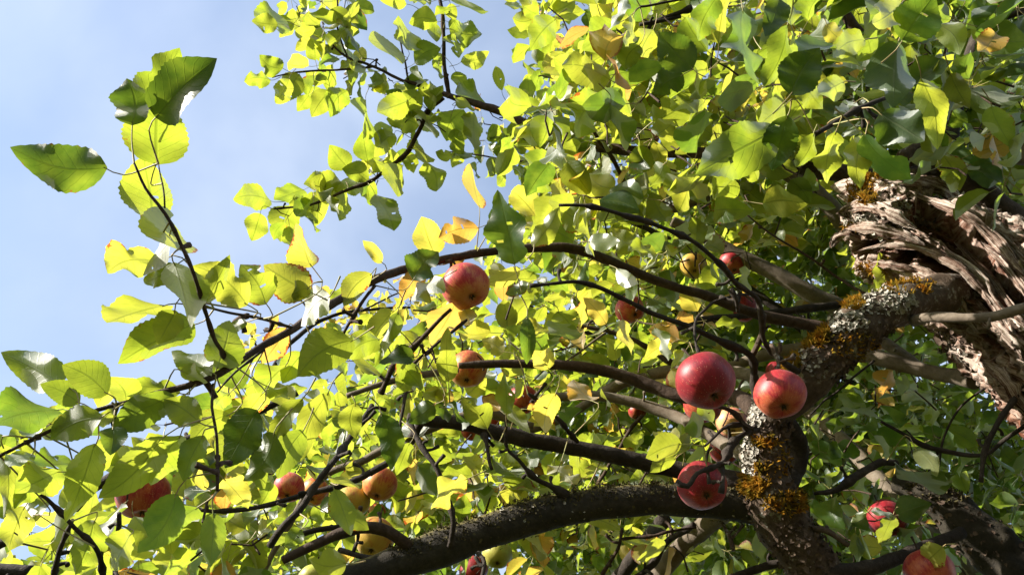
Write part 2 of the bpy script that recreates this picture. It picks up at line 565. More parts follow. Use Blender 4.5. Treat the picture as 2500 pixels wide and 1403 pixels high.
def tube_np(pts, rad, step, sides, rough=0.06, knob=0.0, seed=0, bend=0.0):
    c, r = catmull(pts, rad, step)
    if bend:
        c = c + np.stack([fbm(c * 9, seed + k, 3) for k in (1, 2, 3)], -1) * bend
    t, n, b = frames(c)
    m = len(c)
    th = np.linspace(0, 2 * math.pi, sides, endpoint=False)
    dirs = n[:, None] * np.cos(th)[None, :, None] + b[:, None] * np.sin(th)[None, :, None]
    base = c[:, None] + dirs * r[:, None, None]
    rm = max(float(np.mean(r)), 1e-4)
    k = 1 + rough * fbm(base * (0.55 / rm), seed, 3)
    if knob:
        kn = noise(np.stack([c[:, 0], c[:, 1], c[:, 2]], -1) * (0.22 / rm), seed + 9)
        k = k * (1 + knob * np.clip(kn - 0.15, 0, 1)[:, None] * 1.6)
    v = c[:, None] + dirs * (r[:, None] * k)[..., None]
    idx = np.arange(m * sides).reshape(m, sides)
    q = np.stack([idx[:-1], np.roll(idx, -1, 1)[:-1], np.roll(idx, -1, 1)[1:], idx[1:]], -1).reshape(-1, 4)
    verts = np.concatenate([v.reshape(-1, 3), c[:1], c[-1:]])
    s = np.roll(idx, -1, 1)
    cap0 = np.stack([s[0], idx[0], np.full(sides, m * sides)], -1)
    cap1 = np.stack([idx[-1], s[-1], np.full(sides, m * sides + 1)], -1)
    flat = np.concatenate([q.ravel(), cap0.ravel(), cap1.ravel()])
    cnt = np.concatenate([np.full(len(q), 4), np.full(2 * sides, 3)])
    ln = np.concatenate([[0], np.cumsum(np.linalg.norm(np.diff(c, axis=0), axis=1))])
    uv = np.concatenate([np.stack(np.broadcast_arrays((th / 2 / math.pi)[None, :], ln[:, None]), -1).reshape(-1, 2), [[0, 0], [0, ln[-1]]]])
    nr = np.concatenate([dirs.reshape(-1, 3), -t[:1], t[-1:]])
    bvh_add(verts, list(q) + list(cap0) + list(cap1))
    return dict(v=verts, flat=flat, cnt=cnt, uv=uv, nr=nr, c=c, r=r)


SEED = [100]
BR_C = []
TUBES = {}


def branch(name, px, mat, parent, rough=0.06, knob=0.0, sides=None, bend=0.0, world=None, key=None, label=None):
    """px: list of (x, y, depth, width in px)"""
    pts = [P(x, y, d) for x, y, d, w in px]
    rad = [w * d / F / 2 for x, y, d, w in px]
    if world:
        for p, r in world:
            pts.append(np.array(p))
            rad.append(r)
    wmax = max(w for *_, w in px)
    if sides is None:
        sides = 6 if wmax < 9 else 9 if wmax < 20 else 14 if wmax < 45 else 36
    step = 0.010 if wmax < 45 else 0.006
    if wmax < 30:
        bend = max(bend, 0.005)
        knob *= 1.6
    SEED[0] += 1
    tb = tube_np(pts, rad, step, sides, rough, knob, SEED[0], bend)
    me = mesh_np(name, tb['v'], tb['flat'], tb['cnt'], [M_BARK[mat]], uv=tb['uv'])
    o = link(name, me, parent)
    if label:
        o['label'] = label
    if key:
        TUBES[key] = (tb, o)
    if parent is OLD and wmax < 60:
        BR_C.append(tb['c'])
    if 8 <= wmax < 40 and parent is OLD:
        c, r = tb['c'], tb['r']
        for k in range(int(RNG.integers(1, 4)) + len(c) // 30):
            i = int(RNG.integers(2, max(3, len(c) - 2)))
            dv = nrm(np.cross(nrm(c[min(i + 1, len(c) - 1)] - c[i - 1]), RNG.normal(0, 1, 3)) + RNG.normal(0, 0.2, 3) + np.array([0, 0, 0.3]))
            L = RNG.uniform(0.008, 0.026)
            q = [c[i], c[i] + dv * (r[i] + L * 0.5), c[i] + dv * (r[i] + L) + RNG.normal(0, 0.004, 3)]
            sp = tube_np(q, [0.003, 0.0021, 0.0033], 0.004, 6, 0.15, 0.3, SEED[0] + k, 0)
            link('spur', mesh_np('spur', sp['v'], sp['flat'], sp['cnt'], [M_BARK[mat]], uv=sp['uv']), o)
    return o


# ------------------------------------------------------------------ trees (roots)
def ground_below(p, dx=0, dy=0):
    return np.array([p[0] + dx, p[1] + dy, -0.03])


TR_PX = [(2108, 520, 1.62, 72), (2150, 542, 1.60, 94), (2210, 575, 1.57, 115), (2330, 640, 1.52, 145), (2450, 730, 1.45, 168), (2590, 850, 1.36, 180), (2740, 1000, 1.27, 190)]
tr_pts = [P(x, y, d) for x, y, d, r in TR_PX]
tr_rad = [r * d / F for x, y, d, r in TR_PX]
last = tr_pts[-1]
base_main = ground_below(last, 0.12, 0.05)
OLD = thing('apple_tree', 'old apple tree with broken mossy grey trunk and fruiting branches overhead', 'apple tree', tuple(base_main), 'apple trees of the orchard')

B30_end = P(2420, 1480, 2.05)
base_b = ground_below(B30_end, 0.1, 0.0)
BACK = thing('apple_tree', 'green apple tree with slim pale limbs filling the background behind the broken trunk', 'apple tree', tuple(base_b), 'apple trees of the orchard')
rust_bot = P(430, 1420, 3.2)
base_c = ground_below(rust_bot, -0.1, 0.1)
RUST = thing('apple_tree', 'distant tree with small rust-tinged leaves against the sky below the long left branch', 'apple tree', tuple(base_c), 'apple trees of the orchard')


# ------------------------------------------------------------------ the broken trunk
def seg_mask(X, Y, pts, half, rag):
    m = np.zeros_like(X)
    for (x0, y0), (x1, y1) in zip(pts[:-1], pts[1:]):
        dx, dy = x1 - x0, y1 - y0
        t = np.clip(((X - x0) * dx + (Y - y0) * dy) / (dx * dx + dy * dy), 0, 1)
        dist = np.hypot(X - x0 - t * dx, Y - y0 - t * dy) + rag
        m = np.maximum(m, np.clip((half - dist) / (half * 0.45), 0, 1))
    return m * m * (3 - 2 * m)


def build_trunk():
    pts = list(tr_pts) + [last * 0.55 + base_main * 0.45 + np.array([0.0, 0, 0.05]), base_main]
    rad = list(tr_rad) + [tr_rad[-1] * 1.1, tr_rad[-1] * 1.55]
    c1, r1 = catmull(pts[:7], rad[:7], 0.0032)
    c2, r2 = catmull(pts[6:], rad[6:], 0.05)
    c = np.concatenate([c1, c2[1:]])
    r = np.concatenate([r1, r2[1:]])
    t, n, b = frames(c)
    S = 340
    th = np.linspace(0, 2 * math.pi, S, endpoint=False)
    dirs = n[:, None] * np.cos(th)[None, :, None] + b[:, None] * np.sin(th)[None, :, None]
    ln = np.concatenate([[0], np.cumsum(np.linalg.norm(np.diff(c, axis=0), axis=1))])
    base = c[:, None] + dirs * r[:, None, None]
    X, Y, D = proj(base)
    face = np.clip(-(dirs @ F_) * 2.0 + 0.3, 0, 1)
    ci = np.stack(np.broadcast_arrays(np.cos(th)[None], np.sin(th)[None], ln[:, None]), -1)
    # twist the fibres a little
    tw = 0.7 * ln[:, None]
    ct = np.stack(np.broadcast_arrays(np.cos(th[None] + tw), np.sin(th[None] + tw), ln[:, None]), -1)
    end = np.clip(1 - ln / 0.20, 0, 1)[:, None]
    disp = 0.022 * fbm(base * 7, 3)
    disp += 0.007 * (1 - np.abs(fbm(ct * np.array([3.2, 3.2, 2.4]), 21)) * 2)
    f2 = fbm(ct * np.array([10, 10, 3.2]), 22, 3)
    disp += 0.016 * ((1 - np.clip(np.abs(f2) * 1.5, 0, 1)) ** 2 - 0.4)
    f3 = fbm(ct * np.array([32, 32, 6.0]), 23, 3)
    disp += 0.014 * ((1 - np.clip(np.abs(f3) * 1.5, 0, 1)) ** 2 - 0.4)
    disp += 0.005 * noise(ct * np.array([95, 95, 10.0]), 24)
    crump = fbm(base * 34 + 1.5 * noise(base * 15, 4)[..., None], 31, 4)
    disp += end * (0.026 * (1 - np.abs(crump) * 2.2) + 0.012 * fbm(base * 95, 32, 3))
    rag = fbm(np.stack([X * 0.02, Y * 0.02, D * 4], -1), 41, 3) * 16
    cav = np.maximum.reduce([
        seg_mask(X, Y, [(2265, 520), (2330, 560), (2420, 640), (2500, 740)], 44, rag) * 0.075,
        seg_mask(X, Y, [(2130, 602), (2200, 612), (2300, 650)], 24, rag) * 0.085,
        seg_mask(X, Y, [(2310, 660), (2390, 740), (2440, 800)], 26, rag) * 0.045,
        seg_mask(X, Y, [(2250, 455), (2320, 470)], 24, rag) * 0.04,
        seg_mask(X, Y, [(2370, 900), (2300, 830), (2400, 850)], 40, rag) * 0.03,
        seg_mask(X, Y, [(2420, 560), (2500, 620)], 26, rag) * 0.04]) * face
    disp -= cav
    rr = r[:, None] + disp * np.clip(r[:, None] / 0.12, 0.5, 1.2)
    cap = np.clip(ln / 0.05, 0, 1)[:, None] ** 0.5
    rr = np.maximum(rr, 0.012) * (0.25 + 0.75 * cap)
    # ragged, slanted break: pull fibres past the end
    pull = np.exp(-ln / 0.06)[:, None] * (0.042 * fbm(ci * np.array([2.2, 2.2, 0.5]), 51, 4) + 0.02 * np.cos(th)[None])
    v = c[:, None] + dirs * rr[..., None] - t[:, None] * pull[..., None]
    m = len(c)
    idx = np.arange(m * S).reshape(m, S)
    q = np.stack([idx[:-1], np.roll(idx, -1, 1)[:-1], np.roll(idx, -1, 1)[1:], idx[1:]], -1).reshape(-1, 4)
    verts = np.concatenate([v.reshape(-1, 3), (c[:1] + t[:1] * 0.03)])
    s = np.roll(idx, -1, 1)
    cap0 = np.stack([s[0], idx[0], np.full(S, m * S)], -1)
    flat = np.concatenate([q.ravel(), cap0.ravel()])
    cnt = np.concatenate([np.full(len(q), 4), np.full(S, 3)])
    uv = np.concatenate([np.stack(np.broadcast_arrays(th[None] / 2 / math.pi + ln[:, None] * 0.11, ln[:, None]), -1).reshape(-1, 2), [[0, 0]]])
    low = np.clip((Y - (0.62 * (X - 2240) + 800)) / 60, 0, 1)  # darker brown towards the trunk's lower side
    rot = np.concatenate([np.clip(cav / 0.035, 0, 1).reshape(-1) * 0.95 + (low * np.clip(0.6 + rag / 20, 0, 1)).reshape(-1) * 0.95, [0.8]])  # sums the cavity rot and the lower-side darkening
    rot = np.clip(rot, 0, 1)
    me = mesh_np('trunk', verts, flat, cnt, [M_WOOD], uv=uv, attrs={'rot': rot})
    o = link('trunk', me, OLD)
    o['label'] = 'broken weathered grey trunk with ragged split end and reddish rot'
    sub = idx[:len(c1):6, ::6]
    qs = np.stack([sub[:-1, :-1], sub[:-1, 1:], sub[1:, 1:], sub[1:, :-1]], -1).reshape(-1, 4)
    bvh_add(verts, list(qs))
    TUBES['trunk'] = (dict(v=v[:len(c1)].reshape(-1, 3), nr=dirs[:len(c1)].reshape(-1, 3)), o)
    return o, c1, r1


TRUNK, TC, TRR = build_trunk()


def front_depth(x, y):
    v = TUBES['trunk'][0]['v']
    if 'xy' not in TUBES['trunk'][0]:
        TUBES['trunk'][0]['xy'] = proj(v)
    X, Y, D = TUBES['trunk'][0]['xy']
    m = (np.abs(X - x) < 14) & (np.abs(Y - y) < 14)
    if not m.any():
        i = np.argmin((X - x) ** 2 + (Y - y) ** 2)
        return D[i]
    return np.percentile(D[m], 8)


def splinter(px, w, lift, seed, thick=0.006, mat=None, rot=0.0, name='splinter'):
    """a ragged plate of torn wood lying along the trunk"""
    pts = []
    for i, (x, y) in enumerate(px):
        d = front_depth(x, y) - lift * (1.0 if 0 < i < len(px) - 1 else 0.3)
        pts.append(P(x, y, d))
    c, _ = catmull(pts, [1] * len(pts), 0.004)
    t = nrm(np.gradient(c, axis=0))
    view = nrm(CAM_POS - c)
    side = nrm(np.cross(t, view))
    up = np.cross(side, t)
    m, K = len(c), 9
    ss = np.linspace(0, 1, m)
    env = np.minimum(1, np.minimum(ss / 0.25, (1 - ss) / 0.2)) ** 0.6
    hw = w * 1.45 / F / 2 * env
    u = np.linspace(-1, 1, K)
    edge = 1 + 0.35 * fbm(np.stack([ss * 9, ss * 0 + seed, ss * 0], -1), seed, 4)
    edge2 = 1 + 0.35 * fbm(np.stack([ss * 9, ss * 0 + seed + 5.5, ss * 0], -1), seed, 4)
    lat = np.where(u[None] < 0, u[None] * edge[:, None], u[None] * edge2[:, None]) * hw[:, None]
    base = c[:, None] + side[:, None] * lat[..., None]
    fib = fbm(np.stack(np.broadcast_arrays(u[None] * 4, ss[:, None] * 5, 0 * u[None] + seed), -1), seed + 3, 4)
    h = 0.004 * fib + 0.5 * hw[:, None] * (0.25 - u[None] ** 2 * 0.5) + 0.003 * np.abs(u[None]) * noise(base * 120, seed)
    topv = base + up[:, None] * h[..., None]
    botv = topv - up[:, None] * (thick * (0.4 + env))[:, None, None]
    v = np.concatenate([topv.reshape(-1, 3), botv.reshape(-1, 3)])
    idx = np.arange(m * K).reshape(m, K)
    q = np.stack([idx[:-1, :-1], idx[:-1, 1:], idx[1:, 1:], idx[1:, :-1]], -1).reshape(-1, 4)
    qb = q[:, ::-1] + m * K
    off = m * K
    def strip(a):
        a = np.asarray(a)
        return np.stack([a[:-1], a[1:], a[1:] + off, a[:-1] + off], -1)
    rim = np.concatenate([idx[:, 0][::-1], idx[0, 1:], idx[1:, -1], idx[-1, :-1][::-1]])
    q2 = strip(rim)
    Q = np.concatenate([q, qb, q2])
    uv = np.stack(np.broadcast_arrays((u[None] * 0.04 + seed * 0.137), (ss * (m * 0.004))[:, None]), -1).reshape(-1, 2)
    uv = np.concatenate([uv, uv])
    me = mesh_np(name, v, Q.ravel(), np.full(len(Q), 4), [mat or M_WOOD], uv=uv, attrs={'rot': np.full(len(v), rot)})
    o = link(name, me, TRUNK)
    return o


SPL = [
    ([(2215, 470), (2270, 490), (2350, 520), (2430, 585), (2510, 680)], 26, 0.03, 0.0),
    ([(2150, 440), (2220, 440), (2300, 462), (2345, 500)], 34, 0.02, 0.0),
    ([(2095, 612), (2180, 596), (2270, 615), (2350, 660), (2430, 745)], 22, 0.025, 0.05),
    ([(2170, 655), (2240, 665), (2300, 700), (2360, 770)], 40, 0.02, 0.0),
    ([(2300, 600), (2370, 660), (2430, 740), (2475, 815)], 26, 0.012, 0.0),
    ([(2330, 590), (2420, 680), (2500, 790)], 15, 0.012, 0.0),
    ([(2395, 590), (2450, 640), (2520, 740)], 18, 0.012, 0.0),
    ([(2420, 560), (2470, 600), (2530, 660)], 18, 0.012, 0.1),
    ([(2110, 640), (2160, 645), (2215, 655), (2260, 672)], 18, 0.03, 0.3),
    ([(2255, 690), (2330, 740), (2390, 810)], 22, 0.01, 0.1),
    ([(2380, 760), (2440, 800), (2500, 870)], 30, 0.01, 0.1),
    ([(2030, 605), (2045, 582), (2075, 575), (2110, 590)], 24, 0.02, 0.1),
    ([(2045, 520), (2100, 500), (2170, 520), (2240, 560)], 30, 0.012, 0.0),
    ([(2060, 560), (2120, 556), (2190, 570), (2260, 600)], 26, 0.02, 0.0),
    ([(2350, 700), (2410, 770), (2450, 830)], 14, 0.012, 0.0),
    ([(2260, 540), (2320, 570), (2380, 620)], 14, -0.02, 0.7),
    ([(2400, 880), (2450, 920), (2510, 1010)], 34, 0.012, 0.2),
]
for i, (px, w, lift, rot) in enumerate(SPL):
    splinter(px, w, lift, i * 3 + 2, rot=rot)

# ------------------------------------------------------------------ branches of the old tree
B = branch
# stout limb from the trunk down to the fork
B('limb', [(2390, 735, 1.46, 110), (2300, 725, 1.42, 118), (2210, 740, 1.38, 112), (2120, 785, 1.35, 112), (2030, 860, 1.33, 112), (1950, 945, 1.32, 98), (1890, 1005, 1.32, 92),
           (1868, 1070, 1.31, 92), (1868, 1150, 1.30, 104), (1895, 1230, 1.29, 132), (1935, 1310, 1.28, 135), (1990, 1400, 1.27, 125), (2060, 1500, 1.25, 125)],
  'lichen', OLD, rough=0.22, knob=0.25, sides=64, key='limb', label='crooked limb crusted with pale lichen and orange moss')
B('limb', [(1960, 1262, 1.31, 78), (1860, 1240, 1.31, 84), (1760, 1226, 1.31, 80), (1650, 1220, 1.30, 76), (1540, 1222, 1.29, 74), (1420, 1236, 1.28, 76), (1300, 1262, 1.27, 78), (1180, 1300, 1.25, 80), (1060, 1344, 1.23, 78),
           (950, 1380, 1.21, 74), (820, 1425, 1.18, 70)], 'mossy', OLD, rough=0.08, knob=0.12, key='low', label='long dark mossy limb running along the bottom')
B('limb', [(2240, 400, 1.66, 60), (2330, 432, 1.66, 66), (2420, 495, 1.64, 72), (2520, 590, 1.60, 80)], 'brown', OLD, rough=0.1, label='smooth brown limb in shade above the broken trunk')
B('branch', [(2205, 395, 1.62, 50), (2245, 380, 1.62, 62), (2290, 400, 1.62, 54)], 'lichen', OLD, rough=0.5)
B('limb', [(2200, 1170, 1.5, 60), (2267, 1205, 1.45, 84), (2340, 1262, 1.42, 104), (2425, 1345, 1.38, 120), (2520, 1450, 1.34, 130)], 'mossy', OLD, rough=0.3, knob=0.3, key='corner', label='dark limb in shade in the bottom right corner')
# long left branch
B('branch', [(-30, 1122, 0.80, 8), (100, 1062, 0.80, 9), (210, 1015, 0.80, 11), (320, 978, 0.81, 12), (420, 955, 0.82, 14), (500, 932, 0.83, 16), (570, 890, 0.86, 17), (650, 838, 0.92, 18), (730, 790, 0.99, 19), (800, 745, 1.06, 21), (900, 690, 1.15, 22), (1000, 655, 1.22, 21),
             (1100, 628, 1.29, 20), (1250, 603, 1.35, 20), (1380, 608, 1.38, 21), (1480, 634, 1.40, 22), (1570, 672, 1.42, 23), (1640, 700, 1.43, 23), (1720, 724, 1.44, 24), (1820, 755, 1.45, 25), (1930, 783, 1.46, 27), (2040, 805, 1.46, 30)],
  'brown', OLD, rough=0.09, knob=0.2, bend=0.004, label='long thin brown branch reaching from the limb to the left edge')
B('branch', [(548, 895, 0.845, 11), (522, 822, 0.80, 10), (505, 770, 0.785, 10), (478, 692, 0.765, 9.5), (445, 610, 0.76, 9), (392, 508, 0.757, 9), (348, 447, 0.757, 7), (327, 390, 0.757, 5.5)], 'brown', OLD, knob=0.5, label='upright twig carrying the large leaves against the sky')
B('twig', [(392, 508, 0.757, 4.5), (387, 450, 0.765, 4), (384, 402, 0.78, 3.4)], 'brown', OLD)
B('twig', [(510, 940, 0.83, 8), (513, 1000, 0.81, 7), (528, 1090, 0.80, 7), (533, 1150, 0.79, 8), (531, 1195, 0.785, 8)], 'brown', OLD, knob=0.5)
B('twig', [(517, 756, 0.83, 6), (588, 771, 0.86, 7), (650, 780, 0.9, 7.5), (725, 795, 0.98, 8)], 'brown', OLD, knob=0.3)
B('twig', [(640, 852, 0.93, 7), (590, 890, 0.9, 6), (545, 935, 0.88, 5), (520, 965, 0.86, 4)], 'dark', OLD, knob=0.4)
# middle branches
B('branch', [(1120, 892, 1.42, 16), (1200, 888, 1.43, 20), (1300, 888, 1.44, 23), (1400, 893, 1.45, 26), (1500, 911, 1.45, 29), (1590, 942, 1.44, 32), (1660, 966, 1.42, 34), (1740, 968, 1.40, 36), (1800, 972, 1.37, 38), (1840, 1000, 1.34, 44), (1862, 1050, 1.32, 56)], 'brown', OLD, rough=0.08, knob=0.15, label='straight bare branch behind the two largest red apples')
B('branch', [(995, 1018, 1.30, 22), (1060, 1028, 1.31, 30), (1140, 1036, 1.32, 32), (1260, 1066, 1.33, 34), (1400, 1092, 1.34, 37), (1550, 1122, 1.34, 41), (1680, 1152, 1.34, 46), (1780, 1172, 1.33, 50), (1860, 1190, 1.31, 50)], 'dark', OLD, rough=0.12, knob=0.2, label='dark broken-ended branch above the low limb')
B('branch', [(1105, 757, 1.16, 9), (1071, 784, 1.16, 10), (1019, 837, 1.17, 12), (986, 876, 1.18, 13), (957, 902, 1.2, 13), (925, 955, 1.22, 13)], 'brown', OLD, knob=0.4, bend=0.004, label='reddish brown twig in front of the orange leaf')
B('branch', [(905, 985, 1.2, 12), (870, 1035, 1.14, 13), (818, 1108, 1.06, 15), (772, 1170, 1.04, 16), (736, 1226, 1.03, 17), (700, 1272, 1.02, 18), (660, 1330, 1.03, 19)], 'dark', OLD, knob=0.4, bend=0.006, label='slanting dark branch crossing in front of the lower apples')
B('twig', [(1137, 781, 1.2, 6), (1090, 818, 1.19, 7), (1052, 846, 1.18, 7), (1000, 890, 1.17, 8)], 'brown', OLD, knob=0.4)
B('branch', [(850, 968, 1.25, 12), (954, 936, 1.27, 16), (1037, 914, 1.30, 18), (1110, 897, 1.36, 19)], 'pale', OLD, knob=0.2)
B('twig', [(1000, 932, 1.28, 10), (988, 1000, 1.24, 8), (977, 1075, 1.22, 7), (985, 1118, 1.21, 9)], 'dark', OLD, knob=0.6)
B('branch', [(999, 1028, 1.29, 13), (1033, 1094, 1.25, 12), (1073, 1158, 1.22, 12), (1098, 1230, 1.21, 12), (1108, 1276, 1.20, 12), (1104, 1330, 1.21, 15)], 'dark', OLD, knob=0.4, bend=0.003)
B('branch', [(690, 1367, 1.16, 20), (760, 1332, 1.17, 24), (830, 1302, 1.18, 27), (890, 1287, 1.19, 28), (940, 1293, 1.2, 29), (985, 1322, 1.21, 31), (1010, 1350, 1.22, 34)], 'brown', OLD, rough=0.1, label='arched broken branch in front of the lowest yellow apple')
B('branch', [(430, 1237, 1.25, 8), (520, 1247, 1.25, 10), (620, 1240, 1.26, 11), (703, 1222, 1.27, 12), (789, 1197, 1.28, 14), (861, 1172, 1.29, 16), (933, 1137, 1.30, 17), (983, 1104, 1.31, 18), (1030, 1042, 1.31, 20)], 'dark', OLD, knob=0.3, bend=0.003)
B('branch', [(640, 1403, 1.5, 14), (760, 1190, 1.52, 16), (870, 1130, 1.53, 18), (960, 1080, 1.54, 20), (1060, 1040, 1.55, 22), (1180, 1010, 1.56, 24), (1300, 1040, 1.57, 18)], 'pale', OLD, knob=0.1)
B('branch', [(1357, 968, 1.66, 22), (1457, 966, 1.66, 24), (1547, 982, 1.65, 25), (1619, 1004, 1.63, 27), (1690, 1036, 1.58, 29), (1770, 1085, 1.50, 32), (1840, 1120, 1.38, 36)], 'pale', OLD, knob=0.15, label='pale smooth branch running behind the red apples')
B('branch', [(1270, 1055, 1.75, 22), (1350, 1030, 1.75, 22), (1410, 1000, 1.74, 22), (1468, 961, 1.73, 24), (1529, 932, 1.72, 26), (1590, 914, 1.7, 27), (1660, 904, 1.68, 28), (1790, 908, 1.62, 30), (1880, 930, 1.5, 36)], 'pale', OLD, knob=0.15)
B('branch', [(2380, 928, 1.45, 46), (2330, 918, 1.5, 38), (2270, 908, 1.55, 36), (2170, 880, 1.6, 38), (2080, 858, 1.64, 36), (1950, 852, 1.68, 32), (1850, 872, 1.7, 28), (1760, 905, 1.72, 22)], 'pale', OLD, rough=0.06, label='smooth pale grey branch leaving the trunk below the limb')
B('branch', [(2255, 905, 1.72, 30), (2180, 850, 1.76, 30), (2120, 810, 1.8, 28)], 'pale', OLD)
B('branch', [(2520, 742, 1.20, 26), (2440, 763, 1.22, 24), (2350, 768, 1.25, 21), (2270, 773, 1.30, 24), (2235, 780, 1.34, 26)], 'pale', OLD, rough=0.1, knob=0.3, label='pale twig crossing in front of the broken trunk')
B('twig', [(1985, 1010, 1.4, 5), (2040, 965, 1.42, 6), (2085, 925, 1.44, 6), (2130, 886, 1.46, 7)], 'dark', OLD, bend=0.003)
# top branch and its twigs
B('branch', [(985, 198, 2.26, 9), (1060, 222, 2.25, 11), (1130, 243, 2.22, 14), (1200, 263, 2.18, 18), (1300, 305, 2.12, 21), (1390, 345, 2.05, 23), (1480, 362, 2.0, 25), (1600, 369, 1.94, 26), (1740, 374, 1.88, 28), (1870, 392, 1.82, 32), (2000, 412, 1.76, 40), (2130, 440, 1.7, 52)],
  'brown', OLD, rough=0.08, knob=0.15, bend=0.005, label='upper brown branch reaching left from the trunk top')
B('twig', [(1095, 238, 2.24, 10), (1086, 170, 2.25, 10), (1083, 100, 2.26, 9), (1072, -20, 2.28, 9)], 'brown', OLD, knob=0.3)
B('twig', [(1082, 238, 2.24, 11), (1045, 270, 2.24, 11), (1022, 330, 2.24, 11), (990, 380, 2.24, 10), (920, 432, 2.24, 9), (850, 466, 2.24, 8), (760, 500, 2.24, 6), (665, 512, 2.24, 4)], 'brown', OLD, knob=0.3, label='curved twig of small leaves drooping to the left')
B('twig', [(990, 200, 2.26, 8), (920, 165, 2.28, 7), (850, 140, 2.3, 6), (800, 100, 2.31, 5)], 'brown', OLD, bend=0.004)
B('twig', [(920, 165, 2.28, 6), (830, 170, 2.29, 5), (740, 175, 2.3, 5), (665, 192, 2.3, 3)], 'brown', OLD, bend=0.003)
B('twig', [(850, 140, 2.3, 5), (825, 70, 2.31, 5), (822, -10, 2.32, 5)], 'brown', OLD, bend=0.003)
B('twig', [(995, 200, 2.26, 6), (985, 140, 2.27, 5), (975, 90, 2.28, 4)], 'brown', OLD)
B('twig', [(1390, 395, 2.4, 5), (1280, 392, 2.42, 5), (1180, 382, 2.44, 4), (1090, 370, 2.45, 3)], 'brown', OLD, bend=0.003)
B('twig', [(1440, 300, 1.95, 8), (1465, 345, 1.96, 9), (1495, 385, 1.97, 10), (1530, 460, 1.98, 11), (1560, 520, 1.98, 12)], 'brown', OLD, knob=0.3)
B('twig', [(1500, 200, 1.5, 8), (1535, 185, 1.5, 9), (1550, 140, 1.5, 9), (1580, 80, 1.5, 10), (1600, 50, 1.5, 11), (1690, 20, 1.5, 12)], 'dark', OLD, knob=0.6, bend=0.003)
B('twig', [(1560, 60, 1.5, 9), (1610, 48, 1.5, 10), (1660, 40, 1.5, 9)], 'dark', OLD, knob=0.6)
B('branch', [(2040, -20, 1.75, 26), (2070, 45, 1.75, 26), (2110, 92, 1.75, 24), (2150, 140, 1.75, 18)], 'brown', OLD, rough=0.1, knob=0.2)
B('branch', [(1994, 325, 1.02, 13), (2033, 302, 1.03, 12), (2090, 268, 1.04, 12), (2131, 249, 1.05, 12), (2170, 232, 1.06, 10)], 'dark', OLD, knob=0.7, label='short knobby spur holding the large leaves above the trunk')
B('twig', [(1560, 20, 1.3, 6), (1700, -10, 1.3, 6)], 'dark', OLD)
# dark spurs in front of the centre
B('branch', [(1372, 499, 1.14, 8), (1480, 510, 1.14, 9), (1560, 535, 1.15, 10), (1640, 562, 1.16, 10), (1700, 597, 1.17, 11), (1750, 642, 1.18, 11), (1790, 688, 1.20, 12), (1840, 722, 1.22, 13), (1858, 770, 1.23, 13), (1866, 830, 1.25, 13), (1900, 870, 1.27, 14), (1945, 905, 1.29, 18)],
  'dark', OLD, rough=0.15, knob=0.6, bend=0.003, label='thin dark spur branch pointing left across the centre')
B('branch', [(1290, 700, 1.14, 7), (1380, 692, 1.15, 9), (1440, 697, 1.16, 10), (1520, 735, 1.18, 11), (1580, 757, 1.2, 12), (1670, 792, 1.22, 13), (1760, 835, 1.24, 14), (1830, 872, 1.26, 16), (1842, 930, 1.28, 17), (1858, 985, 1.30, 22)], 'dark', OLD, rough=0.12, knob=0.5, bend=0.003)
B('twig', [(1832, 716, 1.24, 8), (1785, 728, 1.22, 7), (1740, 745, 1.2, 6), (1700, 782, 1.18, 6), (1695, 830, 1.14, 6), (1704, 868, 1.12, 6)], 'dark', OLD, knob=0.7, bend=0.005)
B('twig', [(1785, 702, 1.2, 9), (1800, 730, 1.2, 10), (1805, 760, 1.21, 9)], 'dark', OLD, knob=0.8)
B('twig', [(1830, 872, 1.26, 15), (1856, 820, 1.25, 14), (1862, 770, 1.24, 14)], 'lichen', OLD, knob=0.6)
B('twig', [(1885, 905, 1.2, 8), (1898, 880, 1.22, 10), (1880, 835, 1.24, 10)], 'lichen', OLD, knob=0.6)
B('twig', [(1650, 1180, 1.14, 16), (1680, 1190, 1.14, 13), (1705, 1160, 1.15, 11), (1740, 1145, 1.16, 11), (1765, 1130, 1.18, 12), (1785, 1090, 1.2, 12), (1822, 1055, 1.23, 13), (1845, 1050, 1.26, 16)], 'dark', OLD, knob=0.8, label='black knobby spur in front of the apple on the low limb')
B('twig', [(1762, 1130, 1.18, 9), (1768, 1165, 1.16, 9), (1760, 1200, 1.15, 8)], 'dark', OLD, knob=0.7)
B('twig', [(1716, 1090, 1.2, 6), (1760, 1050, 1.2, 8), (1800, 1040, 1.21, 9), (1835, 1048, 1.24, 11)], 'dark', OLD, knob=0.6)
B('twig', [(1756, 992, 1.18, 9), (1790, 1005, 1.19, 9), (1815, 1030, 1.21, 10), (1830, 1055, 1.24, 12)], 'dark', OLD, knob=0.5)
B('twig', [(1720, 1130, 1.2, 5), (1725, 1095, 1.2, 6), (1735, 1085, 1.2, 6)], 'dark', OLD, knob=0.5)
B('twig', [(1285, 955, 1.28, 6), (1310, 975, 1.29, 7), (1350, 1015, 1.3, 8), (1385, 1055, 1.31, 9), (1410, 1085, 1.33, 10)], 'dark', OLD, knob=0.7)
B('twig', [(1232, 960, 1.24, 6), (1236, 1040, 1.24, 7), (1242, 1094, 1.24, 8), (1268, 1122, 1.24, 9), (1303, 1165, 1.25, 11), (1339, 1187, 1.26, 13), (1379, 1217, 1.27, 16)], 'dark', OLD, knob=0.6, bend=0.002)
B('twig', [(1180, 1050, 1.33, 12), (1186, 1080, 1.3, 9), (1190, 1130, 1.27, 9), (1196, 1150, 1.26, 8)], 'dark', OLD, knob=0.7)
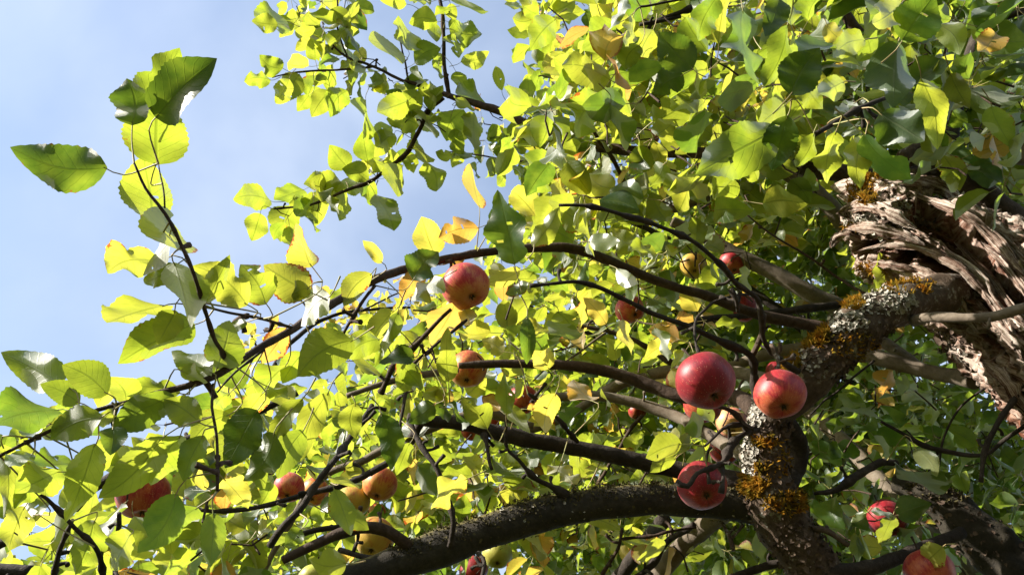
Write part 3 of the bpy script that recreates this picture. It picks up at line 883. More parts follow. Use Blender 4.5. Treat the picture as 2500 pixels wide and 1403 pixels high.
B('branch', [(1570, 1010, 1.9, 10), (1540, 1045, 1.9, 9), (1520, 1080, 1.9, 9), (1490, 1130, 1.9, 9), (1450, 1190, 1.9, 9), (1410, 1230, 1.9, 9)], 'brown', OLD, knob=0.2)
B('branch', [(1680, 1080, 1.8, 13), (1650, 1130, 1.8, 13), (1610, 1190, 1.8, 13), (1570, 1240, 1.8, 12)], 'brown', OLD, knob=0.2)
B('branch', [(914, 700, 1.16, 9), (890, 732, 1.15, 8), (865, 770, 1.14, 8), (838, 812, 1.13, 7)], 'brown', OLD, knob=0.4)
B('twig', [(1600, 530, 1.9, 14), (1650, 510, 1.9, 24), (1730, 482, 1.9, 22)], 'pale', OLD, knob=0.2)
B('twig', [(1400, 790, 1.55, 9), (1460, 800, 1.55, 10), (1530, 825, 1.55, 11), (1600, 860, 1.54, 12), (1640, 885, 1.52, 13)], 'brown', OLD, knob=0.3)
B('twig', [(1380, 880, 1.5, 5), (1440, 840, 1.5, 6), (1480, 815, 1.52, 7)], 'pale', OLD)
B('branch', [(1600, 830, 1.5, 10), (1690, 790, 1.55, 14), (1770, 775, 1.6, 16), (1880, 762, 1.65, 18), (2060, 745, 1.7, 20)], 'dark', OLD, knob=0.2)
# bottom
B('branch', [(1560, 1450, 1.55, 46), (1612, 1395, 1.52, 46), (1662, 1338, 1.48, 46), (1722, 1282, 1.42, 50), (1780, 1240, 1.36, 54)], 'pale', OLD, rough=0.1, knob=0.15, label='thick pale branch rising below the low limb')
B('branch', [(1530, 1420, 1.4, 12), (1590, 1384, 1.4, 14), (1626, 1332, 1.4, 15), (1692, 1282, 1.36, 15)], 'dark', OLD, knob=0.3)
B('branch', [(1480, 1450, 1.7, 36), (1529, 1386, 1.68, 36), (1579, 1320, 1.62, 36), (1620, 1270, 1.5, 38)], 'dark', OLD, rough=0.1)
B('twig', [(1515, 1310, 1.3, 8), (1580, 1300, 1.3, 7), (1640, 1290, 1.3, 7), (1700, 1285, 1.31, 6)], 'brown', OLD, knob=0.5)
B('twig', [(1518, 1290, 1.35, 8), (1505, 1340, 1.33, 8), (1470, 1405, 1.32, 9)], 'brown', OLD, knob=0.4)
B('twig', [(1765, 1270, 1.3, 9), (1785, 1310, 1.28, 10), (1792, 1340, 1.27, 8)], 'lichen', OLD, knob=0.7)
B('twig', [(1165, 1350, 1.2, 12), (1180, 1370, 1.18, 10), (1172, 1420, 1.16, 10)], 'dark', OLD, knob=0.6)
B('branch', [(50, 1198, 0.84, 8), (95, 1208, 0.85, 9), (125, 1232, 0.86, 9), (165, 1272, 0.88, 10), (215, 1330, 0.9, 11), (240, 1370, 0.91, 13), (252, 1430, 0.92, 14)], 'dark', OLD, knob=0.6, label='dark twig curving down at the bottom left corner')
B('branch', [(172, 1268, 0.92, 9), (142, 1325, 0.93, 12), (128, 1370, 0.94, 13), (118, 1430, 0.95, 14)], 'dark', OLD, knob=0.4)
B('branch', [(287, 1245, 0.95, 9), (278, 1310, 0.96, 11), (274, 1360, 0.97, 12), (274, 1430, 0.98, 13)], 'dark', OLD, knob=0.4)
B('branch', [(182, 1240, 1.15, 22), (220, 1196, 1.15, 25), (262, 1172, 1.15, 24), (340, 1130, 1.16, 22), (440, 1080, 1.17, 20), (530, 1050, 1.18, 18), (640, 1000, 1.2, 16), (720, 955, 1.22, 14)], 'dark', OLD, rough=0.1, knob=0.2)
B('branch', [(-30, 1345, 1.2, 26), (40, 1308, 1.2, 22)], 'dark', OLD)
B('branch', [(-20, 1390, 1.1, 34), (80, 1395, 1.1, 30)], 'dark', OLD)
B('twig', [(720, 1302, 1.3, 13), (770, 1288, 1.3, 14), (826, 1282, 1.3, 13)], 'dark', OLD)
B('twig', [(826, 1346, 1.26, 14), (900, 1356, 1.24, 14), (980, 1365, 1.22, 16)], 'dark', OLD)
# right, thin
B('twig', [(1818, 526, 1.6, 4), (1885, 576, 1.6, 5), (1974, 626, 1.6, 6), (2049, 680, 1.6, 7), (2117, 722, 1.55, 8)], 'brown', OLD)
B('branch', [(2490, 960, 1.3, 12), (2430, 1040, 1.28, 13), (2405, 1110, 1.27, 11), (2395, 1185, 1.26, 9)], 'dark', OLD, knob=0.5)
B('branch', [(2530, 1025, 1.3, 10), (2450, 1075, 1.32, 10), (2400, 1110, 1.33, 9), (2310, 1100, 1.35, 13), (2240, 1080, 1.36, 10), (2150, 1030, 1.38, 7)], 'dark', OLD, knob=0.5, bend=0.004)
B('twig', [(2410, 945, 1.4, 6), (2350, 990, 1.41, 6), (2305, 1060, 1.42, 6), (2288, 1150, 1.42, 6)], 'dark', OLD, bend=0.003)
B('branch', [(1985, 1205, 1.3, 9), (2040, 1200, 1.3, 14), (2085, 1165, 1.3, 20), (2140, 1135, 1.31, 20), (2190, 1132, 1.32, 14)], 'dark', OLD, rough=0.2, knob=0.5)
B('branch', [(1910, 1010, 1.36, 40), (1945, 1080, 1.4, 46), (1945, 1150, 1.38, 42), (1910, 1200, 1.34, 46)], 'dark', OLD, rough=0.2, knob=0.2)
B('branch', [(1930, 1300, 1.26, 20), (2010, 1290, 1.24, 16), (2070, 1330, 1.22, 12)], 'lichen', OLD, knob=0.6)
B('branch', [(2000, 1400, 1.24, 40), (2120, 1385, 1.26, 36), (2240, 1340, 1.3, 30), (2350, 1300, 1.34, 30)], 'dark', OLD, rough=0.15)
B('branch', [(1760, 1420, 1.3, 18), (1880, 1375, 1.3, 20), (1960, 1370, 1.29, 22)], 'dark', OLD, rough=0.1)
B('twig', [(2330, 362, 1.9, 9), (2378, 341, 1.9, 10), (2428, 314, 1.9, 11)], 'pale', OLD, knob=0.4)
B('branch', [(2510, 330, 1.5, 40), (2495, 400, 1.5, 36)], 'pale', OLD, rough=0.2)
B('branch', [(2330, 450, 2.3, 16), (2380, 400, 2.3, 12), (2430, 385, 2.3, 10), (2520, 392, 2.3, 8)], 'dark', OLD, bend=0.003)

# limbs of the tree behind
B('trunk', [(1800, 905, 2.95, 26), (1900, 948, 2.8, 30), (1972, 1000, 2.65, 34), (2050, 1068, 2.5, 36), (2120, 1140, 2.36, 38), (2195, 1228, 2.24, 42), (2300, 1350, 2.12, 46), (2420, 1480, 2.05, 52)], 'pale', BACK, rough=0.06, world=[(base_b, 0.045)], label='slim pale grey trunk')
B('branch', [(1640, 540, 2.35, 26), (1720, 578, 2.33, 30), (1800, 622, 2.3, 36), (1900, 672, 2.26, 40), (1990, 722, 2.22, 42), (2060, 757, 2.2, 44), (2150, 830, 2.2, 46), (2200, 900, 2.2, 46)], 'pale', BACK, rough=0.06, label='pale limb dappled with sun left of the broken trunk')
B('branch', [(1860, 385, 2.15, 30), (1950, 440, 2.13, 40), (2010, 488, 2.1, 42), (2070, 560, 2.1, 44), (2130, 640, 2.1, 46)], 'pale', BACK, rough=0.06)
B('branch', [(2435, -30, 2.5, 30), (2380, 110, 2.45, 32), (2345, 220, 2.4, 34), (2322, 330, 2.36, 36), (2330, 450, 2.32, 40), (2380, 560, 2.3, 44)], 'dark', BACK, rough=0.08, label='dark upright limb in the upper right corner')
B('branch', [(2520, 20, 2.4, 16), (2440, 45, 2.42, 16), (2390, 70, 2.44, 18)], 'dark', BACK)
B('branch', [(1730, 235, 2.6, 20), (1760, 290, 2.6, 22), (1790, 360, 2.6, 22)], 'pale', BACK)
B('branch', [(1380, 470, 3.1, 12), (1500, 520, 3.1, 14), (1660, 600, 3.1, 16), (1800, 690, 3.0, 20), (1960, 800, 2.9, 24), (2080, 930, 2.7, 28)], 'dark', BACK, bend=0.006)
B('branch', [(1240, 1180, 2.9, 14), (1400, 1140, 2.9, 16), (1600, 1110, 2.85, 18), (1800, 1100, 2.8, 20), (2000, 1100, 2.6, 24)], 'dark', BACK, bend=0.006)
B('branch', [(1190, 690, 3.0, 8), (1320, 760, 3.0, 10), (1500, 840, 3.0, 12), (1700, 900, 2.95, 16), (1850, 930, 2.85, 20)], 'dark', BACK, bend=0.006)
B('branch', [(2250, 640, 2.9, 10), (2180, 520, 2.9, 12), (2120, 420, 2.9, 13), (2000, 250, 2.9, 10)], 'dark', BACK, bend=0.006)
# limbs of the rust-tinged tree
B('trunk', [(1110, 748, 4.2, 4), (1000, 751, 4.1, 6), (900, 757, 4.0, 7), (800, 776, 3.9, 9), (700, 850, 3.7, 12), (600, 1020, 3.5, 16), (500, 1250, 3.3, 20), (430, 1420, 3.2, 22)], 'dark', RUST, world=[(base_c, 0.03)])
B('branch', [(780, 785, 3.85, 6), (740, 740, 3.9, 5), (715, 715, 3.9, 3)], 'dark', RUST)
B('branch', [(660, 920, 3.6, 7), (620, 830, 3.65, 5), (610, 790, 3.7, 4)], 'dark', RUST)
B('branch', [(880, 760, 3.95, 5), (960, 720, 4.0, 4), (1040, 700, 4.0, 3)], 'dark', RUST)


# ------------------------------------------------------------------ moss, lichen, bark flakes on limb and trunk
def pick(key, cx, cy, rx, ry, n, facing=-0.25):
    tb, o = TUBES[key]
    X, Y, D = proj(tb['v'])
    vw = nrm(CAM_POS - tb['v'])
    fa = np.sum(vw * tb['nr'], 1)
    m = (((X - cx) / rx) ** 2 + ((Y - cy) / ry) ** 2 < 1) & (fa > facing)
    i = np.nonzero(m)[0]
    if len(i) == 0:
        return None
    j = RNG.choice(i, n)
    return tb['v'][j] + RNG.normal(0, 0.0015, (n, 3)), tb['nr'][j], o


def moss(key, cx, cy, rx, ry, n, ln=0.011, facing=-0.3, mat=None):
    r = pick(key, cx, cy, rx, ry, n, facing)
    if r is None:
        return
    p, nn, o = r
    V, Fc = [], []
    up = np.array([-0.3, 0, 0.5])
    for k in range(n):
        for _ in range(3):
            d = nrm(nn[k] + up * 0.5 + RNG.normal(0, 0.55, 3))
            s = nrm(np.cross(d, RNG.normal(0, 1, 3))) * 0.0011
            L = ln * RNG.uniform(0.5, 1.2)
            bnd = RNG.normal(0, 0.25, 3) * L
            b = len(V)
            q = p[k] + RNG.normal(0, 0.002, 3)
            V += [q - s, q + s, q + d * L * 0.55 + s * 1.3 + bnd * 0.2, q + d * L * 0.55 - s * 1.3 + bnd * 0.2, q + d * L + bnd]
            Fc += [(b, b + 1, b + 2, b + 3), (b + 3, b + 2, b + 4)]
    flat = np.concatenate([np.array(f) for f in Fc])
    cnt = np.array([len(f) for f in Fc])
    link('moss', mesh_np('moss', np.array(V), flat, cnt, [mat or M_MOSS]), o, 'stuff')


def lichen(key, cx, cy, rx, ry, n, size=0.006, mat=None, name='lichen', tilt=0.6, facing=-0.2):
    r = pick(key, cx, cy, rx, ry, n, facing)
    if r is None:
        return
    p, nn, o = r
    V, Fc = [], []
    for k in range(n):
        d = nrm(nn[k] + RNG.normal(0, tilt * 0.6, 3))
        a = nrm(np.cross(d, RNG.normal(0, 1, 3)))
        b_ = np.cross(d, a)
        R0 = size * RNG.uniform(0.4, 1.25)
        i0 = len(V)
        q = p[k] + nn[k] * RNG.uniform(0, 0.003)
        V.append(q)
        m = 7
        el = RNG.uniform(0.5, 1.0)
        for t in range(m):
            an = t * 2 * math.pi / m
            rr = R0 * RNG.uniform(0.6, 1.2)
            V.append(q + (a * math.cos(an) + b_ * math.sin(an) * el) * rr + d * rr * RNG.uniform(-0.1, 0.75))
        for t in range(m):
            Fc.append((i0, i0 + 1 + t, i0 + 1 + (t + 1) % m))
    link(name, mesh_np(name, np.array(V), np.array(Fc).ravel(), np.full(len(Fc), 3), [mat or M_LICHEN], smooth=False), o, 'stuff')


moss('limb', 1975, 820, 56, 30, 330, 0.011)
moss('limb', 1928, 884, 32, 24, 180, 0.010)
moss('limb', 2085, 845, 60, 30, 80, 0.008)
moss('limb', 1840, 1182, 34, 22, 240, 0.012)
moss('limb', 1868, 1078, 30, 12, 100, 0.008)
moss('limb', 1856, 1142, 12, 12, 60, 0.008)
moss('limb', 1925, 1225, 60, 26, 220, 0.010)
moss('limb', 1900, 1130, 30, 50, 50, 0.007)
moss('limb', 2085, 740, 24, 18, 150, 0.010)
moss('limb', 2215, 700, 70, 20, 120, 0.008)
for mx, my in [(1000, 1335), (1090, 1298), (1180, 1265), (1270, 1235), (1360, 1212), (1450, 1200), (1540, 1188), (1620, 1184), (1780, 1188)]:
    moss('low', mx, my, 56, 24, 110, 0.0038, -0.8, M_OLIVE)
lichen('low', 1350, 1250, 500, 90, 220, 0.003, M_OLIVE, 'bark_flake', 0.25, -0.5)
lichen('low', 1500, 1240, 420, 60, 40, 0.003, None, 'lichen', 0.2)
lichen('corner', 2350, 1280, 180, 120, 120, 0.005, M_FLAKE, 'bark_flake', 0.3)
moss('corner', 2300, 1190, 90, 40, 160, 0.007, -0.6, M_OLIVE)
moss('trunk', 2100, 470, 36, 36, 330, 0.012)
moss('trunk', 2120, 490, 26, 18, 160, 0.012)
moss('trunk', 2110, 435, 20, 22, 160, 0.013)
moss('trunk', 2080, 560, 22, 18, 90, 0.010)
moss('trunk', 2140, 652, 50, 16, 220, 0.010)
moss('trunk', 2160, 425, 26, 12, 80, 0.010)
lichen('limb', 2150, 735, 90, 34, 330, 0.0045)
lichen('limb', 2070, 790, 50, 24, 160, 0.005)
lichen('limb', 1834, 1010, 32, 40, 220, 0.0045)
lichen('limb', 1826, 1110, 24, 60, 230, 0.0045)
lichen('limb', 1950, 880, 60, 40, 70, 0.0045)
lichen('limb', 1880, 1050, 60, 18, 120, 0.006, M_FLAKE, 'bark_flake')
lichen('limb', 2080, 850, 140, 90, 300, 0.005, M_FLAKE, 'bark_flake')
lichen('limb', 1900, 1180, 80, 160, 260, 0.0042, M_FLAKE, 'bark_flake')
lichen('limb', 1970, 1340, 90, 70, 160, 0.005, M_FLAKE, 'bark_flake')
lichen('trunk', 2150, 530, 90, 50, 420, 0.007, M_LICHEN, 'lichen', 0.9)
lichen('trunk', 2180, 540, 130, 80, 260, 0.008, M_FLAKE, 'bark_flake', 0.9)
lichen('trunk', 2300, 870, 90, 60, 160, 0.007, M_FLAKE, 'bark_flake')
lichen('trunk', 2310, 865, 50, 24, 160, 0.005)
lichen('trunk', 2420, 840, 120, 160, 150, 0.009, M_FLAKE, 'bark_flake')


# ------------------------------------------------------------------ apples
def apple_mesh(seed, sides=40):
    rg = np.random.default_rng(seed)
    ph = np.linspace(0, math.pi, 25)                      # from stem to eye
    th = np.linspace(0, 2 * math.pi, sides, endpoint=False)
    lob = 0.022 * np.cos(5 * th + rg.uniform(0, 6)) + 0.05 * np.cos(th + rg.uniform(0, 6)) + 0.014 * np.cos(2 * th + rg.uniform(0, 6))
    low = np.clip((ph - 1.7) / 1.4, 0, 1)
    rad = np.sin(ph) ** 0.86 * (1.02 - 0.10 * low)
    z = np.cos(ph) * 0.90
    z = z - 0.34 * np.exp(-(np.sin(ph) / 0.26) ** 2) * (ph < 1.57)
    z = z + 0.20 * np.exp(-(np.sin(ph) / 0.22) ** 2) * (ph > 1.57)
    rr = rad[:, None] * (1 + lob[None] * (0.4 + 1.3 * low[:, None]))
    v = np.stack([rr * np.cos(th)[None], rr * np.sin(th)[None], z[:, None] + 0.03 * low[:, None] * np.cos(5 * th + 1)[None] * np.sin(ph)[:, None]], -1)
    v = v.reshape(-1, 3)
    v += 0.035 * np.stack([noise(v * 1.5, seed + k) for k in range(3)], -1)
    m = len(ph)
    idx = np.arange(m * sides).reshape(m, sides)
    s = np.roll(idx, -1, 1)
    q = np.stack([idx[:-1], idx[1:], s[1:], s[:-1]], -1).reshape(-1, 4)
    return v, q


def calyx_mesh():
    V, Fc = [], []
    for k in range(5):
        a = k * 2 * math.pi / 5
        for sgn in (0,):
            d = np.array([math.cos(a), math.sin(a), 0])
            s = np.array([-math.sin(a), math.cos(a), 0])
            b = len(V)
            V += [d * 0.01 - s * 0.05 + [0, 0, -0.70], d * 0.01 + s * 0.05 + [0, 0, -0.70], d * 0.10 + s * 0.045 + [0, 0, -0.80], d * 0.10 - s * 0.045 + [0, 0, -0.80], d * 0.14 + [0, 0, -0.90]]
            Fc += [(b, b + 1, b + 2, b + 3), (b + 3, b + 2, b + 4)]
    b = len(V)
    n = 10
    V.append(np.array([0, 0, -0.66]))
    for k in range(n):
        a = k * 2 * math.pi / n
        V.append(np.array([0.115 * math.cos(a), 0.115 * math.sin(a), -0.73]))
    for k in range(n):
        Fc.append((b, b + 1 + (k + 1) % n, b + 1 + k))
    flat = np.concatenate([np.array(f) for f in Fc])
    return mesh_np('calyx', np.array(V), flat, np.array([len(f) for f in Fc]), [M_CALYX], smooth=False)


CALYX = calyx_mesh()
APPLES = [
    # cx, cy, diam, colour, label
    (1138, 697, 116, 'pink', 'pink and orange streaked apple hanging from the long left branch'),
    (1143, 901, 92, 'orange', 'orange apple behind a bright green leaf, under the pink streaked apple'),
    (1722, 928, 142, 'deep', 'largest apple of all, deep red, left of the lichened fork'),
    (1906, 962, 122, 'red', 'red apple with a bright sun patch in front of the crooked limb'),
    (1714, 1185, 118, 'deep', 'deep red apple crossed by a black spur in front of the low mossy limb'),
    (1714, 988, 92, 'red', 'red apple peeping out under the largest deep red apple'),
    (1787, 1032, 76, 'pale', 'pale pink sunlit apple touching the lichened fork'),
    (1768, 1096, 72, 'deep', 'half hidden dark red apple just below the sunlit pink apple at the fork'),
    (1897, 906, 54, 'deep', 'sliver of red apple behind the top of the apple with the sun patch'),
    (1811, 752, 70, 'deep', 'bright red apple behind the dark spur, left of the pale dappled limb'),
    (1788, 641, 62, 'red', 'small red apple above the dark spur, higher than its red neighbour'),
    (1693, 648, 64, 'yellow', 'translucent yellow green apple among bright leaves in the upper centre'),
    (1537, 755, 70, 'pink', 'pink and yellow apple crossed by a thin dark twig in the centre'),
    (706, 1190, 74, 'pink', 'pink and yellow apple leftmost in the lower cluster behind the slanting branch'),
    (768, 1199, 68, 'orange', 'orange apple mostly hidden behind the slanting branch'),
    (861, 1225, 84, 'yellow', 'round yellow apple partly covered by a hanging green leaf'),
    (929, 1181, 84, 'orange', 'orange striped apple with a narrow leaf hanging over it'),
    (916, 1310, 98, 'yellow', 'greenish yellow apple behind the arched broken branch'),
    (918, 1253, 52, 'orange', 'small orange apple squeezed just above the arched branch'),
    (765, 1412, 72, 'green', 'pale green apple cut off by the bottom edge under a broad leaf'),
    (350, 1206, 122, 'red', 'shaded brownish red apple behind big leaves at lower left'),
    (1157, 1392, 70, 'deep', 'dark red apple under the mossy low limb at the bottom edge'),
    (1214, 1352, 72, 'green', 'green apple in shade tucked under the mossy low limb'),
    (1274, 975, 76, 'red', 'orange red apple covered by leaves beside the round yellow leaf'),
    (1152, 1048, 52, 'red', 'small red apple showing below the dark broken-ended branch'),
    (1197, 1032, 44, 'red', 'tiny red apple just above the dark broken-ended branch'),
    (2164, 1265, 92, 'deep', 'shaded red apple behind a rosette of small leaves in the lower right'),
    (2270, 1395, 116, 'red', 'red apple under a mottled yellow leaf at the lower right edge'),
    (2000, 1434, 114, 'deep', 'very dark red apple at the bottom edge below the crooked limb'),
    (1587, 338, 44, 'red', 'small orange red apple above the upper brown branch'),
    (1480, 445, 42, 'pink', 'small pink apple among leaves below the upper brown branch'),
    (1556, 1003, 44, 'red', 'small red apple above the dark branch in the deep background'),
]
AP_BASE = [apple_mesh(k) for k in range(5)]
AP_ME = {}
AP_F = []
for i, (cx, cy, dpx, colr, lab) in enumerate(APPLES):
    diam = 0.073
    r = diam / 2
    d = diam * F / dpx
    c = P(cx, cy, d)
    v, q = AP_BASE[i % 5]
    if (i % 5, colr) not in AP_ME:
        AP_ME[(i % 5, colr)] = mesh_np('apple_skin', v, q.ravel(), np.full(len(q), 4), [M_APPLE[colr]])
    root = thing('apple', lab, 'apple', tuple(c), 'apples hanging in the old tree')
    tx, ty = RNG.normal(0, 0.16), RNG.normal(0.04, 0.14)
    rot = Matrix.Rotation(tx, 4, 'Y') @ Matrix.Rotation(ty, 4, 'X') @ Matrix.Rotation(RNG.uniform(0, 6.28), 4, 'Z')
    root.rotation_euler = rot.to_euler()
    root.scale = (r, r, r)
    for nm, me in (('skin', AP_ME[(i % 5, colr)]), ('calyx', CALYX)):
        o = bpy.data.objects.new(nm, me)
        COL.objects.link(o)
        o.parent = root
    sp = [np.array([0, 0, 0.5]), np.array([0.02, 0.03, 0.9]), np.array([0.10, 0.06, 1.3]), np.array([0.16, 0.05, 1.62])]
    tb = None
    n0 = BVH_N[0]
    c_, r_ = catmull(sp, [0.045, 0.035, 0.035, 0.06], 0.2)
    t_, n_, b_ = frames(c_)
    th = np.linspace(0, 2 * math.pi, 6, endpoint=False)
    sv = (c_[:, None] + (n_[:, None] * np.cos(th)[None, :, None] + b_[:, None] * np.sin(th)[None, :, None]) * r_[:, None, None]).reshape(-1, 3)
    ii = np.arange(len(sv)).reshape(len(c_), 6)
    s_ = np.roll(ii, -1, 1)
    sq = np.stack([ii[:-1], s_[:-1], s_[1:], ii[1:]], -1).reshape(-1, 4)
    if 'stem' not in AP_ME:
        AP_ME['stem'] = mesh_np('stem', sv, sq.ravel(), np.full(len(sq), 4), [M_BARK['brown']])
    o = bpy.data.objects.new('stem', AP_ME['stem'])
    COL.objects.link(o)
    o.parent = root
    R3 = np.array(rot.to_3x3())
    AP_F.append((len(BVH_F), len(BVH_F) + len(q)))
    bvh_add((v * r) @ R3.T + c, list(q))


# ------------------------------------------------------------------ leaves
def leaf_shape(rg, nl, nc, petiole=True, flat=False):
    """unit leaf: base at origin, tip at +Y, top side +Z, full width 1. returns verts, faces(list), uv, matidx"""
    ts = np.linspace(0, 1, nl + 1)
    a = rg.uniform(0.70, 0.86)
    tq = ts ** (a / 0.78)
    prof = np.interp(tq, [0, .02, .05, .10, .18, .28, .39, .50, .62, .73, .83, .91, .96, 1], [.03, .20, .40, .60, .81, .95, 1, .97, .86, .69, .48, .28, .14, .01])
    serr = 1 + (0.03 if flat else 0.022) * np.where(np.arange(nl + 1) % 2 == 0, 1, -1)
    eL = serr * (1 + 0.13 * np.clip(np.cumsum(rg.normal(0, 0.35 * (12 / nl) ** 0.5, nl + 1)), -2.2, 2.2) / 3)
    eR = serr * (1 + 0.13 * np.clip(np.cumsum(rg.normal(0, 0.35 * (12 / nl) ** 0.5, nl + 1)), -2.2, 2.2) / 3)
    if rg.random() < 0.28:                         # insect bite
        k, wd = rg.uniform(0.25, 0.75), rg.uniform(0.06, 0.12)
        e = 1 - rg.uniform(0.3, 0.6) * np.exp(-((ts - k) / wd) ** 2)
        if rg.random() < 0.5:
            eL = eL * e
        else:
            eR = eR * e
    fold = rg.uniform(0.0, 0.5) * (0.35 if flat else 1)
    cup = rg.uniform(-0.25, 0.45)
    bend = rg.normal(0.25, 0.45)
    bend2 = rg.normal(0, 0.5)
    wave = rg.uniform(0.03, 0.14)
    wf, wp = rg.uniform(0.9, 2.2), rg.uniform(0, 6.28)
    tw = rg.normal(0, 0.45)
    if flat:
        bend, bend2, tw, cup, wave = bend * 0.5, bend2 * 0.5, tw * 0.5, cup * 0.5, wave * 1.15
    side = rg.normal(0, 0.12)
    us = np.linspace(-1, 1, 2 * nc + 1)
    # midrib curve
    ang = bend * ts + bend2 * (ts - 0.5) ** 2 * 2
    dy, dz = np.cos(ang), -np.sin(ang)
    y = np.concatenate([[0], np.cumsum((dy[1:] + dy[:-1]) / 2 / nl)])
    z = np.concatenate([[0], np.cumsum((dz[1:] + dz[:-1]) / 2 / nl)])
    x = side * np.sin(math.pi * ts)
    V, UV = [], []
    for i, t in enumerate(ts):
        for u in us:
            hw = 0.5 * prof[i] * (eL[i] if u < 0 else eR[i])
            lx = u * hw
            lz = abs(lx) * fold + cup * lx * lx * 1.6 + wave * abs(u) ** 1.5 * math.sin(wf * 2 * math.pi * t + wp + (1.7 if u > 0 else 0)) * prof[i]
            ca, sa = math.cos(tw * (t - 0.3)), math.sin(tw * (t - 0.3))
            lx, lz = lx * ca - lz * sa, lx * sa + lz * ca
            V.append((x[i] + lx, y[i] + lz * math.sin(ang[i]), z[i] + lz * math.cos(ang[i])))
            UV.append((u * 0.5 + 0.5, t))
    w = 2 * nc + 1
    faces = []
    for i in range(nl):
        for j in range(w - 1):
            faces.append((i * w + j, i * w + j + 1, (i + 1) * w + j + 1, (i + 1) * w + j))
    if flat and rg.random() < 0.3:                # small holes eaten by insects
        for _ in range(int(rg.integers(1, 3))):
            i_, j_ = int(rg.integers(5, nl - 5)), int(rg.integers(1, w - 2))
            faces = [f for f in faces if f[0] != i_ * w + j_]
    mi = [0] * len(faces)
    if petiole:
        b = len(V)
        rr = 0.011
        pl = rg.uniform(0.28, 0.5)
        cv = rg.normal(0, 0.3)
        for k in range(4):
            t = k / 3
            cx, cy, cz = cv * 0.3 * t * t, -pl * t, 0.25 * t * t * bend * 0.3 - 0.005
            for a_ in range(3):
                an = a_ * 2.094
                V.append((cx + rr * math.cos(an) * 1.4, cy, cz + rr * math.sin(an)))
                UV.append((0.5, 0))
        for k in range(3):
            for a_ in range(3):
                faces.append((b + k * 3 + a_, b + k * 3 + (a_ + 1) % 3, b + (k + 1) * 3 + (a_ + 1) % 3, b + (k + 1) * 3 + a_))
                mi.append(1)
    return np.array(V), faces, np.array(UV), mi


NHI, NLO, NHERO = 30, 18, 28
LIB = []
for k in range(NHI):
    LIB.append(leaf_shape(np.random.default_rng(500 + k), 10, 2, True))
for k in range(NLO):
    LIB.append(leaf_shape(np.random.default_rng(900 + k), 6, 1, False))
for k in range(NHERO):
    LIB.append(leaf_shape(np.random.default_rng(1300 + k), 26, 3, False, True))
LIB_ME = {}


def lib_mesh(k):
    if k not in LIB_ME:
        V, f, uv, mi = LIB[k]
        LIB_ME[k] = mesh_np('leaf', V, np.concatenate([np.array(q) for q in f]), np.array([len(q) for q in f]), [M_LEAF, M_STALK], uv=uv, attrs={'tint': np.ones((len(V), 3))}, mat_idx=mi)
    return LIB_ME[k]


LEAVES = {'old': [], 'back': [], 'rust': []}      # (lib, 3x3 columns, origin, tint)


def put_leaf(tree, lib, base, A, N, L, W, tint, keep=0):
    A = A / np.linalg.norm(A)
    N = N - A * (N @ A)
    nn = np.linalg.norm(N)
    if nn < 1e-3:
        N = np.cross(A, [0.3, 0.5, 0.8])
        nn = np.linalg.norm(N)
    N = N / nn
    X = np.cross(A, N)
    M = np.stack([X * W, A * L, N * (0.5 * (L + W))], 1)
    LEAVES[tree].append((lib, M, np.array(base), tint, keep))


def rtint(yb=0.22, ys=0.13, pold=0.06):
    if RNG.random() < pold:
        return (float(RNG.uniform(0.5, 1.0)), float(RNG.uniform(0.35, 0.85)), float(RNG.uniform(0.85, 1.1)))
    return (float(np.clip(RNG.normal(yb, ys), 0.01, 0.6)), float(np.clip(RNG.normal(0.24, 0.15), 0.02, 0.55)), float(RNG.uniform(0.72, 1.08)))


TARGET = {'T': -0.68, 'M': -0.34, 'D': 0.02, 'W': 0.55}


PET_V, PET_F = [], []


def petiole(base, A, L):
    pts = np.concatenate(BR_C)
    r = pts - base
    dist = np.linalg.norm(r, axis=1)
    cost = dist - 0.35 * (r @ -A) + 5 * ((r @ -A) < 0.3 * dist)
    k = int(np.argmin(cost + 5 * (dist > 0.085)))
    e = pts[k] if dist[k] < 0.085 and (r[k] @ -A) > 0.3 * dist[k] else base - A * L * RNG.uniform(0.3, 0.45) + RNG.normal(0, 0.005, 3)
    m = base - A * 0.35 * np.linalg.norm(e - base) + RNG.normal(0, 0.002, 3)
    c, rr = catmull([base + A * 0.004, m, e], [0.0006, 0.0007, 0.0011], 0.012)
    t, n, b = frames(c)
    th = np.arange(5) * 2 * math.pi / 5
    v = (c[:, None] + (n[:, None] * np.cos(th)[None, :, None] + b[:, None] * np.sin(th)[None, :, None]) * rr[:, None, None]).reshape(-1, 3)
    o = sum(len(q) for q in PET_V)
    i = np.arange(len(v)).reshape(len(c), 5)
    s_ = np.roll(i, -1, 1)
    PET_F.append(np.stack([i[:-1], s_[:-1], s_[1:], i[1:]], -1).reshape(-1, 4) + o)
    PET_V.append(v)


